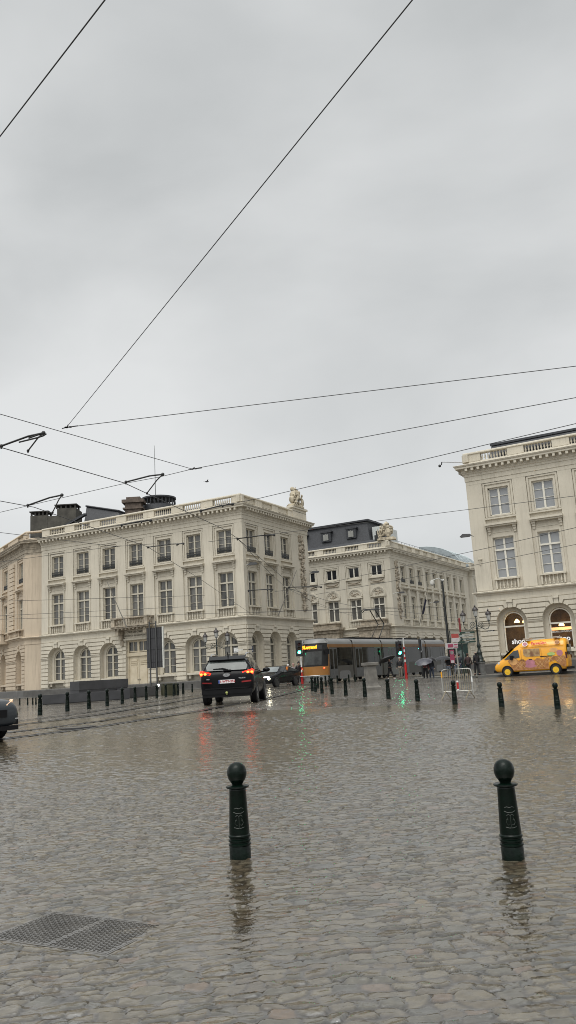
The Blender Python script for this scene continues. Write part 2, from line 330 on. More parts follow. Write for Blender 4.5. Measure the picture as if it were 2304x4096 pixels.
    me.vertices.add(len(co)); me.vertices.foreach_set('co',co.ravel()); me.loops.add(F.size); me.loops.foreach_set('vertex_index',F.ravel())
    me.polygons.add(len(F)); me.polygons.foreach_set('loop_start',np.arange(0,F.size,4,dtype=np.int32)); me.polygons.foreach_set('loop_total',np.full(len(F),4,dtype=np.int32)); me.update(calc_edges=True)
    me.polygons.foreach_set('use_smooth',np.ones(len(F),dtype=bool))
    at=me.color_attributes.new('stone','FLOAT_COLOR','POINT'); at.data.foreach_set('color',np.concatenate([C.reshape(-1,3),under.reshape(-1,1)],1).astype(np.float32).ravel())
    m,t_,b=newmat('wet_setts'); an=N('ShaderNodeAttribute',t_); an.attribute_name='stone'; lk=t_.links.new; lk(an.outputs['Color'],b.inputs['Base Color'])
    mr=N('ShaderNodeMapRange',t_); lk(an.outputs['Alpha'],mr.inputs[0]); mr.inputs[3].default_value=.16; mr.inputs[4].default_value=.035; lk(mr.outputs[0],b.inputs['Roughness']); b.inputs['IOR'].default_value=2.4
    tc_=N('ShaderNodeTexCoord',t_); nz=N('ShaderNodeTexNoise',t_); nz.inputs['Scale'].default_value=34; nz.inputs['Detail'].default_value=4; lk(tc_.outputs['Object'],nz.inputs[0])
    bp=N('ShaderNodeBump',t_); bp.inputs['Strength'].default_value=.5; bp.inputs['Distance'].default_value=.005; lk(nz.outputs[0],bp.inputs['Height']); lk(bp.outputs[0],b.inputs['Normal'])
    me.materials.append(m); o=bpy.data.objects.new('ground',me); COL.objects.link(o); struct(o); o['label']='rows of worn wet setts in the foreground'
CA=Vector((-1.83,4.93)); _u=(Vector((-1.12,4.55))-CA); CW=_u.length+.05; _u.normalize(); ang0=math.atan2(_u.y,_u.x)
near_setts()
# ---------------------------------------------------------------- facades
def FM(kind):
    if kind=='left': return (lambda s,z,n:(-s,-n,z)),0          # front face running to the left of the corner
    if kind=='right': return (lambda s,z,n:(n,s,z)),PI/2        # side face looking right
    if kind=='front': return (lambda s,z,n:(s,-n,z)),0
    if kind=='lside': return (lambda s,z,n:(-n,s,z)),-PI/2
def bx(mb,fm,s0,s1,z0,z1,n0,n1): mb.add([fm(s,z,n) for s in(s0,s1) for n in(n0,n1) for z in(z0,z1)],[(0,1,3,2),(4,6,7,5),(0,4,5,1),(2,3,7,6),(0,2,6,4),(1,5,7,3)])
def pol(mb,fm,pts,n): mb.poly([fm(s,z,n) for s,z in pts])
def rect(mb,fm,s0,s1,z0,z1,n): pol(mb,fm,[(s0,z0),(s1,z0),(s1,z1),(s0,z1)],n)
def half(kind,h,zb,zt,sp=None,seg=10):
    if kind=='r': return [(0,zb),(h,zb),(h,zt),(0,zt)]
    return [(0,zb),(h,zb)]+[(h*math.cos(a),sp+h*math.sin(a)) for a in [PI/2*i/seg for i in range(seg+1)]]
def hole(mb,fm,c,s0,s1,z0,z1,hp,n,depth):
    for sg,e in ((1,s1),(-1,s0)):
        pts=[(c,z0),(e,z0),(e,z1),(c,z1)]+[(c+sg*x,z) for x,z in hp[::-1]]
        if abs(hp[0][1]-z0)<1e-6: pts=[p for i,p in enumerate(pts) if i!=0][:]; pts=[(e,z0),(e,z1),(c,z1)]+[(c+sg*x,z) for x,z in hp[::-1][:-1]]
        pol(mb,fm,pts,n)
        for (x0,a),(x1,b) in zip(hp,hp[1:]):
            if abs(a-z0)<1e-6 and abs(b-z0)<1e-6: continue
            mb.poly([fm(c+sg*x0,a,n),fm(c+sg*x1,b,n),fm(c+sg*x1,b,n-depth),fm(c+sg*x0,a,n-depth)])
def sweep(mb,plan,prof):
    # plan: polyline with the outside on its right; prof: (n,z)
    P=[Vector(p) for p in plan]; k=len(P); nr=[]
    for i in range(k):
        ds=[]
        if i>0: ds.append((P[i]-P[i-1]).normalized())
        if i<k-1: ds.append((P[i+1]-P[i]).normalized())
        ns=[Vector((d.y,-d.x)) for d in ds]
        if len(ns)==1: nr.append(ns[0])
        else:
            b=(ns[0]+ns[1]).normalized(); nr.append(b/max(.3,b.dot(ns[0])))
    vs=[(P[i].x+nr[i].x*n,P[i].y+nr[i].y*n,z) for i in range(k) for n,z in prof]; q=len(prof)
    mb.add(vs,[(i*q+j,(i+1)*q+j,(i+1)*q+j+1,i*q+j+1) for i in range(k-1) for j in range(q-1)])
    mb.add(vs,[[j for j in range(q)],[(k-1)*q+j for j in range(q)]])
SP=3.95; RO=1.2; RI=.84
def voussoirs(mb,fm,c,hb,sg,g=.09,dn=.12,base=.02,z1=5.66):
    n0,n1=base-.02,base+dn-.02
    zj=[4.12,4.46,4.86,5.26]; ph=[math.asin(.17/RO),R(25),R(45),R(65)]
    def joint(i,up):
        f=ph[i]+(g/RO if up else 0); z=zj[i]+(g if up else 0)
        if i==0: return [(RO*math.cos(f),SP+RO*math.sin(f)),(hb,z)]
        r=(z-SP)/math.sin(f) if (z-SP)/math.sin(f)>RO else RO+.02
        return [(RO*math.cos(f),SP+RO*math.sin(f)),(r*math.cos(f),z),(hb,z)]
    for i in range(4):
        lo=joint(i,True)
        if i<3: hi=joint(i+1,False); f1=ph[i+1]
        else: f1=R(81); hi=[(RO*math.cos(f1),SP+RO*math.sin(f1)),((z1-SP)/math.tan(f1),z1),(hb,z1)]
        f0=ph[i]+g/RO
        arc=[(RO*math.cos(f),SP+RO*math.sin(f)) for f in [f0+(f1-f0)*j/4 for j in (1,2,3)]]
        pts=lo+hi[::-1]+arc[::-1]
        mb.extr(pts,lambda p,n:fm(c+sg*p[0],p[1],n),n0,n1,caps=(0,1))
def courses(mb,fm,s0,s1,z0=.92,z1=3.78,h=.405,g=.09,dn=.12):
    z=z0
    while z<z1-.1:
        bx(mb,fm,s0,s1,z+g,min(z+h,z1),-.02,dn-.02); z+=h
def baluster(mb,fm,s,z0,z1,n,r=.085,seg=6):
    h=z1-z0; pr=[(r*.8,0),(r*.8,.08*h),(r*.45,.14*h),(r,.38*h),(r*.6,.62*h),(r*.35,.84*h),(r*.8,.92*h),(r*.8,h)]
    x,y,_=fm(s,0,n); mb.lathe(pr,(x,y,z0),seg)
WM={}
def winmesh(kind,fr,gl,extra=None):
    key=(kind,fr.name,gl.name)
    if key in WM: return WM[key]
    a=MB(); p=MB(); k=kind
    W,H={'top':(1.66,2.28),'mid':(1.66,3.3),'b2top':(1.62,1.42),'b2mid':(1.66,2.82),'arch':(1.68,3.16),'shop':(1.68,3.2),'slim':(1.5,2.28),'slimmid':(1.5,3.3)}.get(k,(1.66,2.28))
    h=W/2; b=.09
    def bar(x0,x1,z0,z1,y0=-.05,y1=.05): a.box(x0,x1,y0,y1,z0,z1)
    if k in('arch','shop'):
        sp=SP-1.64; n=12
        outer=[(h*math.cos(t),sp+h*math.sin(t)) for t in [PI*i/n for i in range(n+1)]]
        inner=[((h-b)*math.cos(t),sp+(h-b)*math.sin(t)) for t in [PI*i/n for i in range(n+1)]]
        vs=[(x,y,z) for x,z in outer for y in(-.05,.05)]+[(x,y,z) for x,z in inner for y in(-.05,.05)]
        o=2*(n+1); fs=[]
        for i in range(n): fs+=[(2*i,2*i+2,o+2*i+2,o+2*i),(o+2*i,o+2*i+2,o+2*i+3,o+2*i+1),(2*i+1,2*i+3,o+2*i+3,o+2*i+1)]
        a.add(vs,fs); bar(-h,-h+b,0,sp); bar(h-b,h,0,sp); bar(-h,h,0,b+.03)
        if k=='arch':
            bar(-h,h,sp-.09,sp+.07,-.09,.05); bar(-.09,.09,b,sp+h-.03,-.07,.05)
            for z in(.8,1.52): bar(-h+b,-.09,z-.02,z+.02,-.02,.03); bar(.09,h-b,z-.02,z+.02,-.02,.03)
        else: bar(-h,h,sp-.36,sp-.24,-.09,.05)
        pg=[(-h+.03,.02),(h-.03,.02)]+[((h-.03)*math.cos(t),sp+(h-.03)*math.sin(t)) for t in [PI*i/n for i in range(n+1)]]
        p.extr(pg,lambda q,y:(q[0],y,q[1]),.035,.045)
    else:
        bar(-h,-h+b,0,H); bar(h-b,h,0,H); bar(-h,h,0,b); bar(-h,h,H-b,H); bar(-.075,.075,b,H-b,-.06,.05)
        if 'mid' in k:
            T=H-1.0; bar(-h,h,T-.06,T+.08,-.09,.05); zs=[T*i/3 for i in(1,2)] if k!='b2mid' else []
        elif k=='b2top': zs=[]
        else: zs=[H*.4,H*.7]
        for z in zs: bar(-h+b,-.075,z-.018,z+.018,-.02,.03); bar(.075,h-b,z-.018,z+.018,-.02,.03)
        p.box(-h+.03,h-.03,.035,.045,.02,H-.02)
    oa=a.build('window',fr); op=p.build('pane',gl); ma,mp_=oa.data,op.data
    bpy.data.objects.remove(oa); bpy.data.objects.remove(op); WM[key]=(ma,mp_); return WM[key]
def railing_mesh():
    if 'rail' in WM: return WM['rail']
    a=MB()
    for z in(.02,.4,.46): a.box(-.86,.86,-.02,.02,z,z+.035)
    for i in range(15):
        x=-.84+i*.12; a.box(x-.012,x+.012,-.012,.012,.03,.45)
        if i<14: a.ball((x+.06,0,.22),(.05,.015,.09),6,4)
    o=a.build('railing',M_IRON); WM['rail']=o.data; bpy.data.objects.remove(o); return WM['rail']
def window(B,fm,rot,kind,s,z,n,fr,gl,rail=False):
    ma,mp_=winmesh(kind,fr,gl)
    o=bpy.data.objects.new('window',ma); COL.objects.link(o); o.parent=B; o.location=fm(s,z,n); o.rotation_euler=(0,0,rot)
    p=bpy.data.objects.new('pane',mp_); COL.objects.link(p); p.parent=o
    if rail:
        r=bpy.data.objects.new('railing',railing_mesh()); COL.objects.link(r); r.parent=o; r.location=(0,-.22,.06)
    return o
def bay_std(B,wb,tb,fm,rot,c,b0,b1,fr,gl,glg,ground='arch',rail=True,rec=1.25,ornpan=True,k2='',small=False):
    """one bay of the square's common facade, z 0.86 to 15.42"""
    tb=MB()
    def fl_(name):
        tb.build(name,TBM[0],B,smooth=40); tb.v=[];tb.f=[];tb.mi=[]
    if gl is M_CUR: gl=rnd.choice([M_CUR,M_CUR,M_CUR2]); glg=rnd.choice([M_CUR,M_CUR2]) if glg is M_CUR else glg
    # upper storeys: a shallow recessed strip with two windows
    for a,b in((b0,c-rec),(c+rec,b1)):
        if b-a>.01: rect(wb,fm,a,b,6.4,15.42,0)
    for sg in(-1,1): wb.poly([fm(c+sg*rec,6.4,0),fm(c+sg*rec,15.42,0),fm(c+sg*rec,15.42,-.14),fm(c+sg*rec,6.4,-.14)])
    wb.poly([fm(c-rec,15.42,0),fm(c+rec,15.42,0),fm(c+rec,15.42,-.14),fm(c-rec,15.42,-.14)])
    hole(wb,fm,c,c-rec,c+rec,6.4,11.9,half('r',.83,7.5,10.78),-.14,.32)
    hole(wb,fm,c,c-rec,c+rec,11.9,15.42,half('r',.83,12.64,14.92),-.14,.32)
    window(B,fm,rot,k2+'mid',c,7.49,-.37,fr,gl); window(B,fm,rot,k2+'top',c,12.64,-.37,fr,gl,rail)
    # architrave bands round the top window
    for s0,s1,z0,z1,n in((c-1.2,c-1.06,12.5,15.38,-.05),(c+1.06,c+1.2,12.5,15.38,-.05),(c-1.06,c+1.06,15.24,15.38,-.05),(c-1.25,c+1.25,12.33,12.46,.05),(c-1.0,c-.85,12.56,15.08,-.1),(c+.85,c+1.0,12.56,15.08,-.1),(c-.85,c+.85,14.95,15.08,-.1)):
        bx(tb,fm,s0,s1,z0,z1,-.145,n)
    bx(tb,fm,c-.95,c+.95,12.5,12.6,-.145,-.02)
    fl_('window_surround')
    # first floor window: frame, panelled frieze, consoles and hood
    for s0,s1,z0,z1,n in((c-.99,c-.85,7.45,10.98,-.09),(c+.85,c+.99,7.45,10.98,-.09),(c-.85,c+.85,10.83,10.98,-.09),(c-.75,c+.75,11.2,11.26,-.1),(c-.75,c+.75,11.5,11.56,-.1),(c-1.3,c+1.3,11.8,11.95,.36),(c-1.24,c+1.24,11.68,11.8,.24)):
        bx(tb,fm,s0,s1,z0,z1,-.145,n)
    for sg in(-1,1):
        q=c+sg*1.03; bx(tb,fm,q-.13,q+.13,11.5,11.7,-.145,.12); bx(tb,fm,q-.12,q+.12,11.3,11.5,-.145,.03); bx(tb,fm,q-.1,q+.1,11.1,11.3,-.145,-.04)
    fl_('window_hood')
    # sill and false balustrade
    bx(tb,fm,c-1.02,c+1.02,7.36,7.48,-.145,.17)
    if ornpan:
        bx(tb,fm,c-.92,c-.8,6.66,7.36,-.145,.1); bx(tb,fm,c+.8,c+.92,6.66,7.36,-.145,.1)
        for i in range(5): baluster(tb,fm,c-.6+i*.3,6.66,7.36,-.02)
    fl_('sill_balustrade')
    # ground floor
    if ground in('arch','shop'):
        hole(wb,fm,c,b0,b1,.86,5.72,half('a',RO,.86,None,SP),0,.5)
        hole(wb,fm,c,c-RO-.02,c+RO+.02,.86,SP+RO+.02,half('a',.86,1.62,None,SP),-.5,.22)
        window(B,fm,rot,'arch' if ground=='arch' else 'shop',c,1.62,-.62,fr,glg)
        bx(tb,fm,c-1.12,c+1.12,1.42,1.6,-.5,.08)
        for sg in(-1,1): bx(tb,fm,c+sg*.92-.1,c+sg*.92+.1,1.08,1.42,-.5,-.08)
        bx(tb,fm,c-.7,c+.7,1.0,1.3,-.51,-.45); fl_('window_sill')
        for sg in(-1,1): voussoirs(wb,fm,c,(b1-c) if sg>0 else (c-b0),sg)
        courses(wb,fm,b0,c-RO,); courses(wb,fm,c+RO,b1)
        bx(tb,fm,c-.17,c+.17,5.1,5.66,-.02,.17); bx(tb,fm,c-.22,c+.22,5.52,5.7,-.02,.26); fl_('keystone')
        for a,b in((b0,c-RO),(c+RO,b1)):
            bx(tb,fm,a,b,3.82,3.9,-.02,.05); bx(tb,fm,a,b,3.9,4.04,-.02,.1); bx(tb,fm,a,b,4.04,4.12,-.02,.16)
            fl_('impost_band')
TBM=[M_ST]
CORN=[(0,15.40),(0,15.72),(.05,15.74),(.05,16.1),(.1,16.13),(.1,16.3),(.17,16.36),(.17,16.44),(.22,16.48),(.22,16.78),(.62,16.79),(.62,16.93),(.68,16.96),(.74,17.06),(.7,17.09),(0,17.12)]
STRING=[(0,5.70),(.05,5.72),(.05,5.86),(.03,5.87),(.03,6.18),(.1,6.24),(.1,6.3),(.3,6.38),(.34,6.47),(.3,6.5),(0,6.54),(0,6.62)]
PLIN=[(.12,-1.2),(.12,.78),(.04,.86),(-.05,.86)]
def parapet(bb,fm,L,cs,w=1.1,open_=True,s0=-.12,top=18.2,n=-.1,corner=.0):
    """base, sections of balusters over the bays, solid pedestals between them"""
    e=[s0]
    for c in cs: e+=[c-w,c+w]
    e.append(L)
    for i in range(0,len(e),2):
        bx(bb,fm,e[i],e[i+1],17.4,18.02,n-.33,n+.05)
    for c in cs:
        if open_:
            for i in range(9): baluster(bb,fm,c-w+.13+i*(2*w-.26)/8,17.4,18.02,n-.14,.09)
        else: bx(bb,fm,c-w,c+w,17.4,18.02,n-.3,n-.1); bx(bb,fm,c-w+.15,c+w-.15,17.5,17.56,n-.1,n-.02)
def parabase(bb,plan):
    sweep(bb,plan,[(-.5,17.05),(-.02,17.09),(-.02,17.3),(-.08,17.4),(-.45,17.4)])
    sweep(bb,plan,[(-.45,18.0),(-.04,18.0),(.02,18.05),(.02,18.14),(-.04,18.2),(-.45,18.2),(-.45,18.0)])
def modillions(cb,fm,s0,s1,st=.5):
    k=int((s1-s0)/st)
    for i in range(k+1):
        s=s0+(s1-s0)*i/k; bx(cb,fm,s-.1,s+.1,16.55,16.785,.2,.58)
def trophy_relief(fm,s0,s1,z0,z1,seed):
    rb=MB(); r_=random.Random(seed); z=z1
    rb.add([fm(s0,z1,.02),fm(s1,z1,.02),fm(s1,z1-.1,.02),fm(s0,z1-.1,.02)],[(0,1,2,3)]); c=(s0+s1)/2; w=(s1-s0)/2
    while z>z0:
        for q in range(2):
            x=c+r_.uniform(-w,w)*.75*(1 if z>z0+1 else .4); a=r_.uniform(.1,.26)*min(1,w/.6); h=r_.uniform(.12,.32)
            X,Y,Z=fm(x,z,.04); rb.ball((X,Y,Z),(a,a if False else a,h),7,5)
        if r_.random()<.35:
            a=r_.uniform(-.7,.7); rb.tube([fm(c-w*math.cos(a)*.9,z-.3*math.sin(a),.1),fm(c+w*math.cos(a)*.9,z+.3*math.sin(a),.1)],.05,5)
        z-=.2
    return rb
def bounds(cs,L):
    return [(0 if i==0 else (cs[i-1]+c)/2,(L if i==len(cs)-1 else (c+cs[i+1])/2)) for i,c in enumerate(cs)]
def plaque(B,fm,rot,s,z,w,h,mat,lines,tmat,size,name='name_plate',n=.06,bg=None):
    q=MB(); q.box(-w/2,w/2,-.03,.03,-h/2,h/2); o=q.build(name,mat,B,fm(s,z,n),rot)
    for i,l in enumerate(lines):
        text(l,size,tmat,o,(0,-.035,h*(.5-(i+.5)/len(lines))),(PI/2,0,0),'lettering',.004)
    return o
M_WHITE=M('white_paint',(.75,.75,.73),.4,var=.05); M_BLACKP=M('black_enamel',(.02,.02,.022),.25,var=.2)
M_BRONZE=M('bronze_plaque',(.04,.028,.022),.4,var=.3,scale=9)
M_INK=M('carved_letters',(.12,.1,.07),.8); M_BLUE=M('navy_enamel',(.015,.02,.05),.25)
# ---- building one: the corner block in the middle of the picture
T1=.4864
B1=thing('corner_palace','cream corner palace with a small door balcony, behind the black car and the tall board','building',(-4.4713,75.2271,.36),-T1,'cream palaces round the square')
wb,tb,cb,bb=MB(),MB(),MB(),MB()
fl,rl=FM('left'); fr_,rr=FM('right')
L1,L1R=25.8,13.67; CS1=[2.142+3.572*i for i in range(7)]; CS1R=[1.793+3.399*i for i in range(3)]
for i,(c,(b0,b1)) in enumerate(zip(CS1,bounds(CS1,L1))):
    if i==3:
        bay_std(B1,wb,tb,fl,rl,c,b0,b1,M_FRC,M_CUR,M_CUR,'none',ornpan=False)
        hole(wb,fl,c,b0,b1,0,5.72,half('r',1.36,0,5.15),0,.35)
        courses(wb,fl,b0,c-1.36,z1=5.6); courses(wb,fl,c+1.36,b1,z1=5.6)
    else: bay_std(B1,wb,tb,fl,rl,c,b0,b1,M_FRC,M_CUR,M_CUR)
bd=bounds(CS1R,10.25)
for i,(c,(b0,b1)) in enumerate(zip(CS1R,bd)): bay_std(B1,wb,tb,fr_,rr,c,b0,b1,M_FRC,M_CUR,M_CUR)
rect(wb,fr_,10.25,L1R,6.4,15.42,0); rect(wb,fr_,10.25,L1R,.86,5.72,0)
courses(wb,fr_,10.25,L1R-.1,z1=5.62); bx(tb,fr_,10.25,L1R-.05,3.84,4.1,-.02,.13)
# back walls
for a,b in(((-L1,12,0,0),0),): pass
wb.box(-L1,-1.2,13.0,L1R,-1,17.0); wb.box(-L1,-L1+.3,.7,13,-1,17.0)
PL1=[(-L1,0),(0,0),(0,L1R),(-6,L1R)]
sweep(cb,PL1,CORN); modillions(cb,fl,.35,L1-.2); modillions(cb,fr_,.35,L1R+.2)
cb2=MB(); sweep(cb2,PL1,STRING)
parabase(bb,PL1); parapet(bb,fl,L1,CS1,1.1); parapet(bb,fr_,L1R,CS1R,1.05,False)
bx(bb,fr_,10.6,L1R+.1,17.4,18.45,-.5,.02); bx(bb,fr_,10.4,L1R+.25,18.4,18.62,-.6,.15)
wb.build('wall',M_ST,B1); tb.build('impost_band',M_ST,B1); cb.build('cornice',M_ST,B1); cb2.build('string_course',M_ST,B1); bb.build('balustrade',M_ST,B1,smooth=50)
pb=MB(); sweep(pb,PL1,PLIN); pb.build('plinth',M_PL,B1)
trophy_relief(fr_,11.35,12.75,7.6,15.4,3).build('relief_panel',M_ORN,B1,smooth=60)
rf=MB(); rf.v=[]; rf.add([(-L1+.6,1.0,17.2),(-.9,1.0,17.2),(-.9,L1R-.9,17.2),(-L1+.6,L1R-.9,17.2),(-L1+5,5.5,18.9),(-5,5.5,18.9),(-5,8,18.9),(-L1+5,8,18.9)],[(0,1,5,4),(1,2,6,5),(2,3,7,6),(3,0,4,7),(4,5,6,7)]); rf.build('roof',M_SLATE,B1)
# door, balcony and inscription
c=CS1[3]; fm=fl
dm=MB(); bx(dm,fm,c-1.36,c+1.36,3.6,3.95,-.35,-.1); bx(dm,fm,c-1.36,c-1.2,0,5.15,-.35,-.2); bx(dm,fm,c+1.2,c+1.36,0,5.15,-.35,-.2); bx(dm,fm,c-1.2,c+1.2,5.0,5.15,-.35,-.2); bx(dm,fm,c-.12,c+.12,3.95,5,-.35,-.2)
for sg in(-1,1):
    a=c+sg*.61; bx(dm,fm,a-.59,a+.59,0,3.6,-.34,-.27)
    for z0,z1 in((.25,.5),(.65,2.55),(2.75,2.85),(2.92,3.02),(3.1,3.25)): bx(dm,fm,a-.42+(.08 if z0<.6 else 0),a+.42,z0,z1,-.27,-.22)
    bx(dm,fm,a-.5,a+.5,4.0,4.1,-.34,-.22); bx(dm,fm,a-.03,a+.03,4.1,5.0,-.34,-.25)
dr=dm.build('door',M('cream_door_paint',(.56,.49,.37),.6,var=.18,scale=1.2,tint=(.47,.40,.28)),B1)
q=MB()
for sg in(-1,1): bx(q,fm,c+sg*.61-.5,c+sg*.61+.5,4.1,5.0,-.33,-.31)
q.build('pane',M_CUR,dr)
for sg in(-1,1): q=MB(); q.ball(fm(c+sg*.12,1.3,-.2),.05,8,6); q.build('door_knob',M_IRON,dr)
bm=MB(); bx(bm,fm,c-2.3,c+2.3,6.35,6.62,-.1,1.25); bx(bm,fm,c-2.4,c+2.4,6.5,6.6,-.1,1.35)
for a,b in((c-2.25,c-1.85),(c+1.85,c+2.25)): bx(bm,fm,a,b,6.62,7.35,.8,1.2)
bx(bm,fm,c-2.3,c+2.3,7.3,7.45,.8,1.25)
for i in range(11): baluster(bm,fm,c-1.65+i*.33,6.62,7.3,1.0,.1)
for sg in(-1,1):
    bx(bm,fm,c+sg*2.07-.17,c+sg*2.07+.17,7.3,7.45,0,.8)
    for i in range(3): baluster(bm,fm,c+sg*2.07,6.62,7.3,.2+i*.25,.09)
    bx(bm,fm,c+sg*1.75-.2,c+sg*1.75+.2,5.75,6.35,0,1.0); bx(bm,fm,c+sg*1.75-.18,c+sg*1.75+.18,5.25,5.8,0,.5); bx(bm,fm,c+sg*1.75-.15,c+sg*1.75+.15,4.7,5.3,0,.28)
for i in range(9): bx(bm,fm,c-1.9+i*.475-.1,c-1.9+i*.475+.1,6.2,6.36,.1,1.15)
bm.build('balcony',M_ORN,B1,smooth=40)
ib=MB(); bx(ib,fm,c-1.4,c+1.4,5.35,6.2,-.02,.12); bx(ib,fm,c-1.5,c+1.5,5.2,5.35,-.02,.25); pn=ib.build('inscription_panel',M_ST,B1)
text('COUR DES COMPTES',.25,M_INK,pn,fm(c,5.98,.13),(PI/2,0,0),'lettering',.005,.004); text('REKENHOF - RECHNUNGSHOF',.2,M_INK,pn,fm(c,5.62,.13),(PI/2,0,0),'lettering',.005,.004)
for s in(3.97,7.75): 
    plaque(B1,fl,0,s,2.85,.95,.68,M_BRONZE,['COUR DES','COMPTES'],M('worn_letters',(.12,.1,.08),.5),.12,'plaque'); 
plaque(B1,fl,0,.95,3.42,.95,.42,M_WHITE,['PLACE ROYALE','KONINGSPLEIN'],M_BLACKP,.12)
plaque(B1,fr_,PI/2,.55,3.42,.62,.55,M_BLUE,['RUE','ROYALE'],M_WHITE,.13)
# armour trophies on the corners of two parapets
def trophy(label,loc,rotz,kind,sc_=1):
    t=MB(); r_=random.Random(kind*5+1); S=sc_
    t.box(-1.15,1.15,-.45,.45,-.05,.16); t.box(-.95,.95,-.4,.4,.14,.3)
    if kind==0:
        t.ball((-.35,0,.9),(.42,.36,.55)); t.ball((-.5,-.1,1.5),(.36,.3,.4)); t.ball((.05,0,1.2),(.4,.33,.6)); t.ball((.3,0,1.75),(.3,.26,.33))
        t.ball((-.55,0,1.95),(.26,.24,.24)); t.tube([(.1,0,1.8),(.16,0,2.1),(.18,0,2.32)],[.1,.07,.03],6); t.ball((.05,0,2.0),(.17,.15,.17))
        t.tube([(-.75,-.35,.3),(-.2,-.42,1.0),(-.05,-.4,1.5)],[.14,.13,.1],7); t.tube([(-.2,-.4,.3),(.15,-.45,.9),(-.3,-.35,1.35)],[.12,.13,.1],7)
        t.lathe([(.0,.16),(.12,.14),(.2,.1),(.42,.06),(.46,0),(.42,-.05),(0,-.06)],(0,0,0),16,T=lambda x,y,z:(.95+x*.9,-.35-z+.1*x,.62+y)); t.ball((-.85,0,.75),(.26,.3,.42)); t.ball((-.75,0,1.25),(.22,.25,.35))
    else:
        t.lathe([(0,.2),(.3,.16),(.42,.06),(.36,-.08),(0,-.1)],(0,0,0),14,T=lambda x,y,z:(.25+x,-.3-z,.85+y*1.35)); t.ball((-.3,-.05,1.0),(.34,.3,.55)); t.ball((-.05,0,1.55),(.5,.35,.3))
        t.ball((.1,0,1.95),(.36,.3,.26)); t.ball((.1,0,2.2),(.1,.1,.12)); t.ball((-.65,0,.8),(.3,.3,.4)); t.tube([(.1,0,1.6),(.5,-.1,1.72),(.85,-.1,1.6)],[.15,.12,.05],6); t.ball((.65,0,1.15),(.24,.26,.5))
        t.tube([(-.9,0,.4),(-1.05,0,1.0),(-1.0,0,1.5)],[.12,.08,.02],5); t.tube([(-.5,0,1.2),(-.55,0,2.1)],[.05,.01],5); t.tube([(-.9,-.2,.35),(-.3,-.45,.6),(-.4,-.35,1.2)],[.12,.13,.1],6)
    for q in range(34):
        x=r_.uniform(-.85,.85); z=r_.uniform(.35,1.9-.5*abs(x)); t.ball((x,r_.uniform(-.42,-.2),z),(r_.uniform(.06,.2),.12,r_.uniform(.06,.24)),6,5)
    o=t.build('armour_sculpture',M('trophy_stone',(.5,.44,.33),.85,var=.4,scale=2.2,tint=(.2,.17,.12)),None,loc,rotz,45); o.scale=(S,S,S)
    return tag(o,label,'sculpture',group='stone armour trophies')
d1=Vector((math.sin(T1),math.cos(T1))); n1_=Vector((math.cos(T1),-math.sin(T1)))
pp=Vector((-4.4713,75.2271))+d1*11.9-n1_*.25
trophy('carved stone armour trophy with round shield, on the parapet end of the central corner palace',(pp.x,pp.y,.36+18.66),PI/2-T1,0,1.0)
